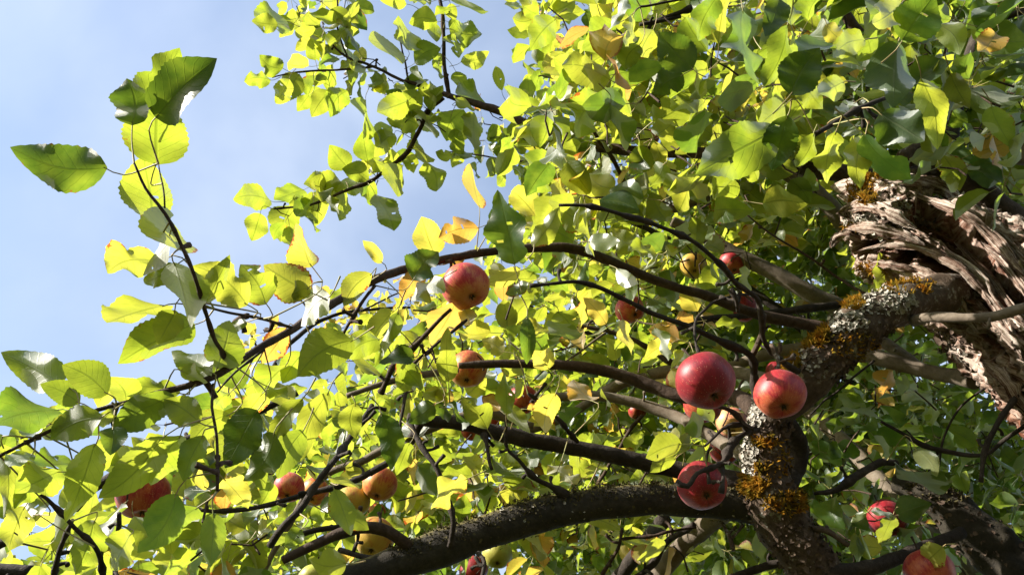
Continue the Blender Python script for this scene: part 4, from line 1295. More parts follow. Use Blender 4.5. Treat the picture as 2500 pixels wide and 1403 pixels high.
def hero(bx, by, tx, ty, w, mode='T', d=None, tint=None, slope=None, lib=None):
    lp = math.hypot(tx - bx, ty - by)
    if d is None:
        d = float(np.clip(0.082 * F / max(lp, 1.25 * w), 0.75, 2.4) * RNG.uniform(0.95, 1.05))
    if slope is None:
        slope = RNG.normal(0, 0.025)
    p0, p1 = P(bx, by, d), P(tx, ty, d * (1 + slope))
    A = p1 - p0
    L = np.linalg.norm(A)
    A = A / L
    mid = (p0 + p1) / 2
    v = nrm(CAM_POS - mid)
    a = nrm(v - A * (A @ v))
    b = np.cross(A, a)
    upper = mode.endswith('u') or (mode[0] == 'D' and RNG.random() < 0.45)
    tg = TARGET[mode[0]] + RNG.normal(0, 0.05)
    ph = np.radians(np.linspace(-62, 62, 63))
    n = np.cos(ph)[:, None] * a + np.sin(ph)[:, None] * b
    cost = np.abs(n @ SUN - tg) + 0.18 * np.abs(ph)
    k = int(np.argmin(cost))
    n = n[k]
    L *= 1.07
    W = min(1.06 * w * d / F / math.cos(ph[k]) ** 0.8, 1.1 * L)
    petiole(p0, A, L)
    put_leaf('old', NHI + NLO + int(RNG.integers(NHERO)) if lib is None else lib, p0, A, n if upper else -n, L, W, tint or rtint(0.21, 0.09, 0.02), keep=1)


YE, OR, BR = (0.52, 0.2, 1.0), (0.92, 0.35, 1.0), (0.42, 0.62, 0.95)
DK = (0.02, 0.03, 0.6)  # dark green tint with the shade of unlit leaves put in
H = [
    # left sprig
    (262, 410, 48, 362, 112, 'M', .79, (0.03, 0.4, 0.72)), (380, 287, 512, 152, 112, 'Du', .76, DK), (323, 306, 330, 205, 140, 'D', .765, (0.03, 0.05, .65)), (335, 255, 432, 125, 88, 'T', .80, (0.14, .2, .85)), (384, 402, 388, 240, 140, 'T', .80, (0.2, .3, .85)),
    (372, 545, 322, 405, 100, 'T', .80, None), (455, 618, 415, 503, 96, 'T', .79, (0.3, .45, 1)), (392, 640, 272, 660, 118, 'T', .82, (0.38, .45, 1)), (415, 585, 358, 668, 44, 'W', .785, None), (425, 640, 470, 790, 82, 'W', .775, None),
    (425, 650, 335, 690, 52, 'D', .80, None), (404, 745, 270, 795, 78, 'T', .81, None), (430, 758, 388, 835, 66, 'T', .80, None), (475, 790, 300, 876, 96, 'T', .83, None), (500, 742, 556, 628, 46, 'T', .80, None),
    (604, 745, 480, 655, 92, 'T', .84, None), (650, 742, 588, 648, 86, 'M', .86, (0.22, .5, 1)), (757, 715, 652, 652, 92, 'T', .88, BR), (760, 652, 722, 553, 68, 'T', .9, (0.45, .68, 1)), (756, 703, 704, 732, 46, 'D', .87, None),
    (806, 722, 748, 792, 68, 'W', .93, None), (518, 912, 428, 862, 72, 'M', .83, None), (530, 900, 565, 782, 92, 'M', .85, None), (602, 785, 525, 832, 26, 'D', .84, None), (440, 905, 505, 930, 40, 'T', .82, None),
    # lower left
    (148, 938, 18, 868, 92, 'T', .82, None), (263, 962, 160, 895, 82, 'M', .79, None), (142, 1000, -5, 1012, 88, 'T', .81, None), (195, 985, 105, 940, 56, 'T', .82, None), (308, 988, 272, 922, 62, 'T', .83, None),
    (440, 958, 298, 952, 54, 'M', .84, None), (425, 965, 288, 1040, 80, 'M', .80, None), (488, 1032, 412, 982, 72, 'T', .79, None), (250, 1018, 122, 1070, 80, 'D', .785, None), (276, 1042, 270, 1102, 62, 'D', .78, None),
    (276, 998, 250, 1046, 32, 'M', .78, None), (392, 1072, 245, 1225, 92, 'T', .77, None), (442, 1062, 378, 1190, 96, 'T', .80, None), (498, 1062, 450, 1166, 58, 'T', .79, None), (232, 1082, 165, 1254, 80, 'T', .785, None),
    (148, 1148, 48, 1182, 84, 'T', .80, None), (82, 1108, 24, 1142, 42, 'D', .79, None), (8, 1085, 12, 1245, 56, 'T', .80, None), (432, 1205, 345, 1342, 88, 'T', .785, None), (482, 1238, 388, 1294, 62, 'T', .82, None),
    (522, 1252, 514, 1376, 56, 'M', .80, None), (546, 1168, 602, 1222, 56, 'T', .83, YE), (500, 1196, 488, 1138, 24, 'T', .82, YE), (628, 1000, 556, 1132, 92, 'D', .84, DK), (672, 1058, 600, 1166, 74, 'D', .83, (0.1, .2, .5)),
    (738, 972, 664, 1092, 52, 'D', .86, None), (802, 956, 736, 1112, 58, 'T', .92, None), (742, 1048, 680, 1162, 68, 'M', .88, None), (866, 984, 870, 1062, 54, 'M', 1.02, None), (930, 1008, 950, 1140, 58, 'D', 1.0, (0.02, .1, .8)),
    (862, 830, 735, 912, 98, 'M', .96, None), (60, 1235, 15, 1340, 70, 'T', .84, None), (110, 1180, 40, 1235, 50, 'T', .83, None), (230, 1270, 190, 1390, 80, 'M', .92, None), (100, 1260, 40, 1215, 60, 'T', .85, None), (85, 1255, 35, 1262, 24, 'W', .84, YE),
    (320, 1300, 260, 1390, 70, 'T', .95, None), (560, 1010, 470, 1080, 60, 'T', .9, None), (640, 960, 600, 1010, 60, 'T', .95, None), (560, 960, 520, 1010, 50, 'T', .93, None), (700, 890, 640, 960, 70, 'T', .98, None), (650, 940, 700, 980, 60, 'D', .97, None),
    (740, 860, 690, 930, 60, 'T', 1.0, None), (180, 1130, 90, 1130, 60, 'T', .86, None), (420, 1110, 330, 1070, 60, 'T', .88, None), (340, 1100, 240, 1140, 70, 'M', .9, None), (240, 1150, 300, 1060, 60, 'T', .9, None),
    # centre left
    (908, 668, 842, 742, 52, 'T', 1.12, None), (932, 642, 888, 588, 30, 'T', 1.12, YE), (1008, 682, 1066, 618, 76, 'Du', 1.15, (0.02, .05, .9)), (1168, 557, 1084, 576, 66, 'T', 1.25, OR), (1170, 506, 1163, 397, 44, 'T', 1.3, (0.7, .55, 1)),
    (1256, 645, 1212, 478, 92, 'Du', 1.02, (0.05, .03, .9)), (1300, 602, 1362, 512, 50, 'D', 1.05, None), (1062, 622, 1030, 532, 68, 'T', 1.3, YE), (1038, 658, 984, 742, 48, 'T', 1.2, OR), (1112, 738, 1050, 826, 76, 'T', 1.22, (0.88, .3, 1.05)),
    (1080, 678, 1010, 732, 54, 'W', 1.18, None), (962, 758, 905, 828, 56, 'T', 1.15, None), (928, 828, 850, 872, 62, 'T', 1.1, None), (972, 762, 930, 882, 32, 'D', 1.05, None), (1012, 868, 930, 882, 48, 'Du', 1.06, DK),
    (1096, 932, 1090, 803, 48, 'T', 1.1, None), (1132, 752, 1152, 792, 38, 'W', 1.25, YE), (1285, 772, 1286, 880, 36, 'Du', 1.05, (0.02, .03, 1)), (1190, 1046, 1128, 980, 62, 'M', 1.18, None), (1060, 985, 1004, 1028, 48, 'D', 1.15, DK), (1085, 984, 1080, 1024, 42, 'D', 1.14, DK),
    (1108, 1000, 1146, 1020, 40, 'D', 1.14, DK), (1236, 1012, 1226, 924, 42, 'D', 1.12, None), (1240, 990, 1292, 1052, 42, 'D', 1.15, None), (1356, 960, 1316, 1046, 64, 'T', 1.25, (0.6, .3, 1)), (1140, 1168, 1042, 1216, 62, 'T', 1.1, (0.5, .55, 1)),
    (816, 1194, 850, 1302, 58, 'M', 1.05, None), (830, 1262, 895, 1290, 50, 'M', 1.07, None), (846, 1373, 756, 1368, 68, 'M', 1.0, None), (826, 1180, 868, 1168, 46, 'T', 1.1, None), (735, 1290, 700, 1330, 44, 'D', 1.0, None),
    (1095, 640, 1135, 625, 26, 'M', 1.3, OR), (1270, 660, 1190, 690, 40, 'T', 1.3, YE), (1290, 690, 1240, 720, 30, 'W', 1.25, None), (970, 880, 1030, 950, 50, 'T', 1.1, None), (1000, 1080, 965, 1150, 44, 'T', 1.2, None),
    (1290, 1000, 1330, 990, 30, 'T', 1.3, (0.8, .6, 1)), (885, 700, 800, 760, 40, 'T', 1.15, None), (700, 800, 640, 880, 60, 'T', .98, None), (860, 880, 930, 900, 50, 'D', 1.1, None), (1010, 900, 960, 960, 46, 'T', 1.12, None),
    # centre
    (1505, 655, 1556, 692, 34, 'W', 1.3, None), (1437, 588, 1513, 590, 44, 'W', 1.25, None), (1602, 620, 1538, 610, 64, 'M', 1.25, None), (1664, 1083, 1580, 1112, 62, 'T', 1.2, None), (1712, 1062, 1688, 1008, 46, 'T', 1.15, None), (1442, 978, 1398, 942, 44, 'T', 1.35, None),
    (1700, 530, 1695, 610, 40, 'D', 1.3, None), (1480, 790, 1430, 730, 44, 'T', 1.3, (0.7, .35, 1)), (1520, 780, 1548, 860, 36, 'T', 1.3, YE), (1640, 840, 1580, 880, 44, 'T', 1.4, YE), (1600, 800, 1640, 870, 30, 'W', 1.35, None), (1410, 710, 1430, 640, 26, 'D', 1.2, None),
    (1700, 1200, 1640, 1150, 44, 'T', 1.4, None), (1360, 1150, 1330, 1220, 40, 'T', 1.3, None), (1400, 1180, 1340, 1140, 50, 'T', 1.35, YE), (1560, 1140, 1600, 1200, 40, 'T', 1.4, None), (1650, 1120, 1590, 1150, 36, 'M', 1.3, None),
    (1300, 830, 1240, 800, 50, 'T', 1.3, None), (1340, 900, 1300, 850, 56, 'T', 1.3, (0.55, .2, 1)), (1230, 860, 1180, 830, 44, 'T', 1.3, YE), (1360, 760, 1400, 800, 60, 'M', 1.25, None), (1390, 830, 1340, 790, 50, 'W', 1.25, None),
    (1455, 760, 1500, 800, 40, 'T', 1.5, None), (1740, 1030, 1700, 990, 40, 'T', 1.3, None),
    # top centre and right
    (1908, 313, 1700, 425, 118, 'M', .95, (0.12, .05, .9)), (1922, 282, 1886, 412, 80, 'D', .93, DK), (1813, 26, 1846, 200, 80, 'T', .97, None), (1752, -8, 1693, 96, 64, 'T', 1.0, None), (1922, 62, 1862, 202, 62, 'T', 1.0, None),
    (1902, -4, 1868, 88, 58, 'Du', .98, DK), (1932, 62, 1898, -5, 48, 'T', 1.0, None), (1930, 232, 1995, 128, 98, 'Du', .92, DK), (1968, 134, 2040, 110, 48, 'Wu', .97, (0.03, .03, 1)), (2014, 62, 2056, 102, 46, 'T', 1.1, YE),
    (2112, 98, 2028, 142, 58, 'T', 1.05, None), (2202, 8, 2122, 66, 76, 'M', .92, None), (2202, 98, 2278, -6, 108, 'Du', .9, (0.03, .03, 1)), (2192, 100, 2178, 258, 100, 'D', .98, DK), (2248, 192, 2282, 352, 64, 'M', 1.0, None),
    (2148, 278, 2244, 352, 96, 'D', 1.02, DK), (2110, 328, 2216, 432, 72, 'Du', .93, (0.03, .03, 1.1)), (2112, 330, 2094, 456, 54, 'M', .97, None), (2040, 322, 2004, 432, 54, 'T', .98, None), (1988, 326, 1942, 402, 40, 'T', 1.0, None), (1916, 258, 1846, 312, 66, 'T', .99, None),
    (1462, 228, 1385, 335, 86, 'T', 1.25, None), (1492, 196, 1394, 152, 82, 'T', 1.3, None), (1502, 58, 1418, 110, 90, 'T', 1.3, None), (1488, 252, 1532, 358, 46, 'W', 1.2, None), (1356, 48, 1302, 116, 66, 'T', 1.5, None), (1546, 42, 1526, 110, 34, 'T', 1.25, None),
    (1526, -4, 1488, 72, 26, 'W', 1.25, None), (1505, 210, 1538, 222, 38, 'T', 1.5, OR), (1692, 168, 1616, 86, 86, 'D', 1.2, DK), (1668, 182, 1600, 225, 66, 'D', 1.25, DK), (1346, 388, 1278, 454, 92, 'T', 1.5, None), (1418, 388, 1368, 458, 28, 'W', 1.4, None),
    (1442, 530, 1374, 500, 78, 'T', 1.4, None), (1560, 110, 1530, 170, 60, 'D', 1.3, None), (1600, 330, 1650, 280, 60, 'D', 1.4, None), (1740, 330, 1680, 320, 60, 'D', 1.4, None), (1720, 250, 1690, 300, 50, 'T', 1.5, None), (1640, 220, 1700, 280, 60, 'T', 1.4, None),
    (1580, 360, 1540, 420, 60, 'D', 1.4, None), (1620, 400, 1590, 450, 50, 'D', 1.5, None), (1500, 460, 1440, 430, 60, 'T', 1.6, None), (1400, 590, 1340, 560, 80, 'T', 1.5, None), (1350, 530, 1300, 580, 70, 'T', 1.5, None), (1560, 600, 1500, 560, 60, 'T', 1.5, None),
    (1800, 480, 1750, 420, 60, 'T', 1.4, None), (1850, 440, 1800, 380, 50, 'T', 1.5, None), (2320, 180, 2360, 260, 50, 'M', 1.2, None), (2400, 150, 2440, 240, 60, 'M', 1.3, (0.3, .5, .9)), (2430, 80, 2380, 140, 60, 'D', 1.2, None), (1960, 190, 2010, 260, 56, 'T', 1.1, None),
    (2060, 200, 2000, 230, 56, 'M', 1.1, None), (2090, 250, 2040, 280, 50, 'W', 1.15, None), (2040, 330, 2090, 420, 40, 'D', 1.1, None), (2140, 400, 2180, 430, 40, 'T', 1.2, None), (1840, 90, 1800, 20, 50, 'D', 1.2, None), (2290, 60, 2340, 130, 60, 'D', 1.1, None),
    (2420, 260, 2470, 350, 60, 'D', 1.2, None), (2350, 420, 2310, 470, 40, 'M', 1.4, None),
    # lower right
    (2234, 1094, 2284, 1156, 44, 'W', 1.25, None), (2230, 1150, 2290, 1200, 80, 'D', 1.25, DK), (2188, 1256, 2268, 1228, 58, 'D', 1.25, DK), (2182, 1258, 2150, 1326, 38, 'T', 1.2, None), (2302, 1334, 2252, 1380, 60, 'Wu', 1.18, (0.42, .5, 1)), (2115, 1250, 2078, 1272, 18, 'W', 1.2, None),
    (2180, 1255, 2130, 1240, 20, 'W', 1.2, None), (2160, 690, 2145, 620, 50, 'T', 1.5, None), (2150, 760, 2130, 690, 40, 'T', 1.45, None), (2200, 930, 2260, 1000, 60, 'T', 1.6, None), (2180, 900, 2160, 970, 44, 'T', 1.6, None),
]
for h in H:
    hero(*h)

# small leaves of the upper left spray: centre x, y, direction in degrees (image, 0 = right, 90 = down), length, width, mode
SPRAY = [
    (630, 198, 175, 56, 36, 'T'), (664, 152, 210, 56, 46, 'T'), (712, 215, 120, 70, 52, 'D'), (690, 222, 120, 60, 40, 'T'), (650, 55, 190, 52, 40, 'T'), (668, 42, 200, 66, 50, 'T'), (785, 252, 125, 66, 50, 'M'), (832, 250, 120, 60, 50, 'T'), (890, 285, 95, 72, 42, 'T'),
    (828, 384, 230, 62, 48, 'T'), (892, 358, 260, 64, 44, 'T'), (942, 352, 130, 60, 46, 'T'), (1050, 430, 75, 66, 50, 'M'), (976, 442, 100, 64, 46, 'M'), (942, 512, 55, 84, 50, 'D'), (622, 487, 185, 72, 52, 'T'), (624, 553, 110, 62, 48, 'T'), (700, 548, 105, 90, 62, 'M'), (708, 476, 160, 66, 48, 'T'),
    (792, 454, 180, 84, 50, 'T'), (1156, 140, 340, 60, 34, 'M'), (1132, 82, 20, 68, 52, 'M'), (1120, 108, 70, 48, 36, 'T'), (1135, 8, 10, 62, 40, 'D'), (1124, 194, 60, 40, 32, 'D'), (1152, 240, 200, 66, 44, 'T'), (1022, 370, 70, 48, 40, 'D'), (980, 85, 250, 70, 48, 'T'), (945, 122, 200, 84, 48, 'D'),
    (1042, 137, 330, 62, 44, 'D'), (1020, 185, 20, 28, 22, 'D'), (1162, 318, 85, 78, 40, 'T'), (1112, 302, 120, 72, 54, 'M'), (1120, 345, 70, 60, 36, 'T'), (740, 250, 130, 40, 30, 'T'), (860, 460, 30, 60, 40, 'M'), (900, 470, 80, 50, 40, 'T'), (840, 500, 100, 60, 44, 'T'), (780, 505, 95, 66, 50, 'M'),
    (740, 505, 200, 50, 40, 'T'), (760, 545, 100, 40, 30, 'M'), (870, 425, 200, 60, 44, 'T'), (920, 400, 200, 50, 36, 'T'), (955, 395, 250, 46, 36, 'T'), (1000, 395, 70, 44, 34, 'M'), (1030, 300, 200, 60, 46, 'T'), (985, 300, 190, 70, 50, 'T'), (960, 260, 160, 72, 54, 'T'), (1000, 250, 200, 60, 60, 'T'),
    (1055, 225, 200, 50, 40, 'T'), (1080, 25, 160, 34, 26, 'M'), (1105, 28, 70, 36, 26, 'T'), (1035, 55, 180, 60, 44, 'T'), (1065, 80, 90, 40, 30, 'M'), (1075, 150, 90, 36, 28, 'T'), (1070, 175, 90, 30, 22, 'T'), (1110, 60, 20, 30, 24, 'T'), (960, 5, 190, 60, 36, 'T'), (1030, 5, 180, 30, 20, 'T'),
    (930, 330, 140, 60, 40, 'T'), (1140, 262, 10, 50, 30, 'T'), (1160, 420, 100, 30, 20, 'T'), (1085, 375, 190, 36, 26, 'M'), (1115, 385, 120, 40, 30, 'T'), (1140, 375, 30, 36, 26, 'M'), (1205, 410, 120, 40, 30, 'T'), (1240, 400, 60, 36, 30, 'M'), (1215, 190, 250, 60, 22, 'T'), (1230, 370, 40, 40, 30, 'T'),
]
for (cx, cy, a, L_, W_, md) in SPRAY:
    ca, sa = math.cos(math.radians(a)), math.sin(math.radians(a))
    L_, W_ = L_ * 1.1, W_ * 1.12
    md = {'D': 'M', 'M': 'T', 'T': 'T'}[md] if RNG.random() < 0.7 else md
    hero(cx - ca * L_ / 2, cy - sa * L_ / 2, cx + ca * L_ / 2, cy + sa * L_ / 2, W_, md, 2.25 * RNG.uniform(0.97, 1.04), (float(RNG.uniform(0.12, 0.3)), 0.1, float(RNG.uniform(.85, 1.05))))


def inside(poly, x, y):
    r = False
    j = len(poly) - 1
    for i in range(len(poly)):
        xi, yi = poly[i]
        xj, yj = poly[j]
        if (yi > y) != (yj > y) and x < (xj - xi) * (y - yi) / (yj - yi) + xi:
            r = not r
        j = i
    return r


TWV, TWF, TWN = {'old': [], 'back': [], 'rust': []}, {'old': [], 'back': [], 'rust': []}, {'old': 0, 'back': 0, 'rust': 0}


def mini_twig(tree, p0, p1, r0, r1):
    c = np.array([p0, (p0 + p1) / 2 + RNG.normal(0, 0.006, 3), p1])
    t, n, b = frames(c)
    th = np.arange(4) * math.pi / 2
    v = (c[:, None] + (n[:, None] * np.cos(th)[None, :, None] + b[:, None] * np.sin(th)[None, :, None]) * np.array([r0, (r0 + r1) / 2, r1])[:, None, None]).reshape(-1, 3)
    o = TWN[tree]
    for k in range(2):
        for a in range(4):
            TWF[tree].append((o + k * 4 + a, o + k * 4 + (a + 1) % 4, o + (k + 1) * 4 + (a + 1) % 4, o + (k + 1) * 4 + a))
    TWV[tree].append(v)
    TWN[tree] += 12


def rosettes(tree, poly, n, dr, lr, per=(4, 7), hi=True, yb=0.22, ys=0.12, pold=0.05, holes=(), up=0.9, power=1.0, twig=True, sunw=0.85):
    xs, ys_ = [p[0] for p in poly], [p[1] for p in poly]
    made = 0
    tries = 0
    while made < n and tries < n * 40:
        tries += 1
        x, y = RNG.uniform(min(xs), max(xs)), RNG.uniform(min(ys_), max(ys_))
        if not inside(poly, x, y):
            continue
        skip = False
        for (hx, hy, hr, hp) in holes:
            if (x - hx) ** 2 + (y - hy) ** 2 < hr * hr and RNG.random() < hp:
                skip = True
        if skip:
            continue
        made += 1
        d = dr[0] + (dr[1] - dr[0]) * RNG.random() ** power
        c = P(x, y, d)
        out = nrm(RNG.normal(0, 1, 3) + np.array([-0.5, -0.3, 0.1]))
        if twig:
            mini_twig(tree, c - out * RNG.uniform(0.03, 0.075) + np.array([0, 0, -0.01]), c, 0.0019, 0.0014)
        k = int(RNG.integers(per[0], per[1] + 1))
        a0 = RNG.uniform(0, 6.28)
        e1 = nrm(np.cross(out, [0.2, 0.9, 0.4]))
        e2 = np.cross(out, e1)
        for q in range(k):
            an = a0 + q * 2.4
            L = RNG.uniform(*lr)
            dirv = nrm(out * RNG.uniform(-0.1, 0.9) + (e1 * math.cos(an) + e2 * math.sin(an)) + np.array([0, 0, -1]) * RNG.uniform(0, 0.7))
            nv = np.array([0, 0, 1.0]) * up + SUN * sunw + RNG.normal(0, 0.55, 3)
            pet = L * 0.38
            lib = int(RNG.integers(NHI)) if hi else NHI + int(RNG.integers(NLO))
            put_leaf(tree, lib, c + dirv * pet, dirv, nv, L, L * RNG.uniform(0.58, 0.80), rtint(yb, ys, pold))


# spray fill, upper left
rosettes('old', [(690, -20), (850, -20), (870, 60), (920, 130), (940, 240), (860, 230), (740, 200), (690, 120)], 15, (2.25, 2.5), (0.06, 0.084), (3, 6), pold=0.0, up=0.5, sunw=1.3)
rosettes('old', [(840, 190), (1060, 200), (1060, 320), (900, 300)], 6, (2.2, 2.5), (0.06, 0.084), (3, 5), pold=0.0, up=0.5, sunw=1.3)
rosettes('old', [(680, 480), (900, 430), (900, 520), (700, 560)], 3, (2.2, 2.35), (0.06, 0.08), (3, 4), pold=0.0)
rosettes('old', [(880, 420), (1000, 350), (1030, 290), (1040, 340), (940, 450)], 3, (2.2, 2.35), (0.06, 0.08), (2, 4), pold=0.0)
rosettes('old', [(1200, 250), (1290, 290), (1280, 420), (1180, 420), (1120, 370)], 8, (2.3, 2.6), (0.05, 0.075), (3, 4), pold=0.03)
# bright canopy, top centre
CAN = [(1235, -30), (1290, 100), (1320, 190), (1270, 240), (1240, 300), (1290, 400), (1300, 480), (1240, 520), (1180, 570), (1260, 640), (1800, 700), (1980, 420), (1960, -30)]
rosettes('old', CAN, 200, (1.6, 2.6), (0.055, 0.09), (4, 7), yb=0.27, sunw=1.3)
rosettes('old', [(1320, -30), (1340, 500), (1900, 560), (2000, -30)], 30, (1.25, 1.7), (0.065, 0.09), (3, 6), yb=0.2)
# dark canopy, top right
rosettes('old', [(1930, -30), (1960, 440), (2200, 390), (2530, 500), (2530, -30)], 76, (1.25, 2.4), (0.055, 0.09), (4, 7), yb=0.10)
# middle
MID = [(1180, 640), (900, 770), (760, 900), (600, 980), (560, 1120), (620, 1420), (1900, 1420), (1780, 700)]
rosettes('old', MID, 150, (1.35, 2.4), (0.048, 0.078), (3, 6), pold=0.12, holes=[(1722, 928, 90, 1), (1138, 697, 80, 1)])
rosettes('old', [(980, 660), (1000, 1000), (1650, 1000), (1650, 660)], 30, (1.3, 2.2), (0.055, 0.08), (3, 5), pold=0.14, yb=0.28)
# lower left
LL = [(-30, 980), (200, 960), (480, 930), (620, 880), (660, 1000), (640, 1420), (-30, 1420)]
rosettes('old', LL, 30, (1.1, 1.8), (0.05, 0.075), (3, 6), holes=[(70, 1090, 70, 0.8), (430, 1330, 60, 0.9), (320, 1000, 60, .7)], pold=0.03)
rosettes('old', [(-30, 1230), (640, 1200), (640, 1420), (-30, 1420)], 24, (1.2, 2.2), (0.06, 0.085), (3, 6), holes=[(300, 1300, 60, .7), (420, 1300, 60, 0.8)])
# right and lower right; shade put into the tint as darker green
rosettes('old', [(1980, 940), (2240, 840), (2400, 960), (2530, 1060), (2530, 1420), (1980, 1420)], 80, (1.45, 2.6), (0.05, 0.08), (3, 6), yb=0.05, ys=0.08)

# tree behind: many small leaves
FAR = [(1250, -30), (1300, 120), (1320, 200), (1280, 320), (1300, 470), (1220, 530), (1180, 600), (1120, 720), (1000, 860), (860, 940), (700, 1060), (620, 1180), (560, 1300), (420, 1420), (2530, 1420), (2530, -30)]
BH = [(2440, 250, 40, .7), (2460, 430, 60, .7), (1180, 800, 60, 0.6), (1500, 960, 30, .5), (1030, 870, 60, .6)]
rosettes('back', FAR, 1350, (2.6, 4.8), (0.062, 0.09), (4, 7), hi=False, yb=0.2, holes=BH, pold=0.03)
rosettes('back', [(1640, 420), (2100, 420), (2240, 900), (2530, 1000), (2530, 1420), (1300, 1420), (1200, 1000), (1400, 700)], 1900, (2.8, 5.2), (0.06, 0.088), (4, 7), hi=False, yb=0.09, holes=BH, pold=0.03)  # low yellow share paints in the shade of the middle and right
rosettes('back', [(1900, -30), (1960, 420), (2530, 560), (2530, -30)], 520, (2.6, 4.8), (0.062, 0.09), (4, 7), hi=False, yb=0.07, holes=BH, pold=0.03)  # far right kept darker green, shade carried by the leaf colour
rosettes('back', [(560, 1230), (640, 1090), (1000, 1000), (1200, 1420), (420, 1420)], 230, (2.6, 4.4), (0.06, 0.085), (4, 7), hi=False, yb=0.2, pold=0.03)
# crowns beyond the picture, right, above and below: unseen, added to dim the skylight
rosettes('back', [(2520, -900), (4300, -900), (4300, 1900), (2520, 1500)], 520, (1.7, 4.2), (0.075, 0.10), (4, 7), hi=False, yb=0.1, pold=0.03)
rosettes('back', [(2050, -40), (2530, -40), (2900, -1100), (2050, -1000)], 170, (1.9, 3.6), (0.075, 0.10), (4, 7), hi=False, yb=0.1, pold=0.03)
rosettes('back', [(300, 1430), (3000, 1430), (3200, 2300), (100, 2300)], 330, (1.6, 3.8), (0.07, 0.10), (4, 7), hi=False, yb=0.12, pold=0.03)
# rust-tinged tree
rosettes('rust', [(760, 760), (820, 690), (1010, 690), (1130, 720), (1100, 800), (900, 830), (800, 860)], 26, (3.7, 4.3), (0.05, 0.07), (3, 5), hi=False, yb=0.5, ys=0.2, pold=0.35)
rosettes('rust', [(590, 830), (660, 790), (700, 830), (640, 920), (560, 960)], 9, (3.5, 3.9), (0.05, 0.07), (3, 5), hi=False, yb=0.55, ys=0.2, pold=0.4)
rosettes('rust', [(780, 690), (840, 680), (830, 740), (770, 750)], 3, (3.8, 4.1), (0.05, 0.07), (3, 4), hi=False, yb=0.7, ys=0.2, pold=0.5)
rosettes('rust', [(-30, 1330), (420, 1300), (560, 1180), (560, 1420), (-30, 1420)], 30, (3.0, 4.2), (0.05, 0.075), (3, 5), hi=False, yb=0.25, ys=0.15, pold=0.1)


# ------------------------------------------------------------------ openings in the foliage in front of fruit and bare wood, and sun gaps
def polydist(X, Y, pts):
    best = np.full(X.shape, 1e9)
    dd = np.zeros(X.shape)
    for a, b in zip(pts[:-1], pts[1:]):
        dx, dy = b[0] - a[0], b[1] - a[1]
        t = np.clip(((X - a[0]) * dx + (Y - a[1]) * dy) / (dx * dx + dy * dy), 0, 1)
        q = np.hypot(X - a[0] - t * dx, Y - a[1] - t * dy)
        dd = np.where(q < best, a[2] + t * (b[2] - a[2]), dd)
        best = np.minimum(best, q)
    return best, dd


BARE = [
    ([(2060, 520, 1.5), (2210, 575, 1.5), (2330, 650, 1.4), (2450, 760, 1.3), (2560, 900, 1.2)], 210, 1.0),
    ([(2300, 725, 1.4), (2120, 785, 1.35), (1950, 945, 1.32), (1868, 1070, 1.31), (1868, 1200, 1.3), (1960, 1350, 1.28)], 95, 0.95),
    ([(1960, 1262, 1.3), (1540, 1222, 1.29), (1180, 1300, 1.25), (820, 1425, 1.18)], 70, 0.85),
    ([(995, 1018, 1.3), (1400, 1092, 1.34), (1780, 1172, 1.33)], 40, 0.7),
    ([(1120, 892, 1.42), (1400, 893, 1.45), (1800, 972, 1.37)], 36, 0.7),
    ([(500, 932, .83), (900, 690, 1.15), (1250, 603, 1.35), (1570, 672, 1.42), (2040, 805, 1.46)], 34, 0.7),
    ([(1372, 499, 1.14), (1640, 562, 1.16), (1790, 688, 1.2), (1866, 830, 1.25)], 30, 0.7),
    ([(1290, 700, 1.14), (1520, 735, 1.18), (1830, 872, 1.26)], 26, 0.6),
    ([(690, 1367, 1.16), (890, 1287, 1.19), (1010, 1350, 1.22)], 34, 0.9),
    ([(1480, 362, 2.0), (1740, 374, 1.88)], 30, 0.8),
    ([(1640, 540, 2.35), (1800, 622, 2.3), (2060, 757, 2.2)], 45, 0.75),
    ([(1972, 1000, 2.65), (2195, 1228, 2.24)], 45, 0.45),
    ([(2380, 928, 1.45), (2080, 858, 1.64)], 45, 0.9),
    ([(2380, 110, 2.45), (2330, 430, 2.3)], 34, 0.6),
]


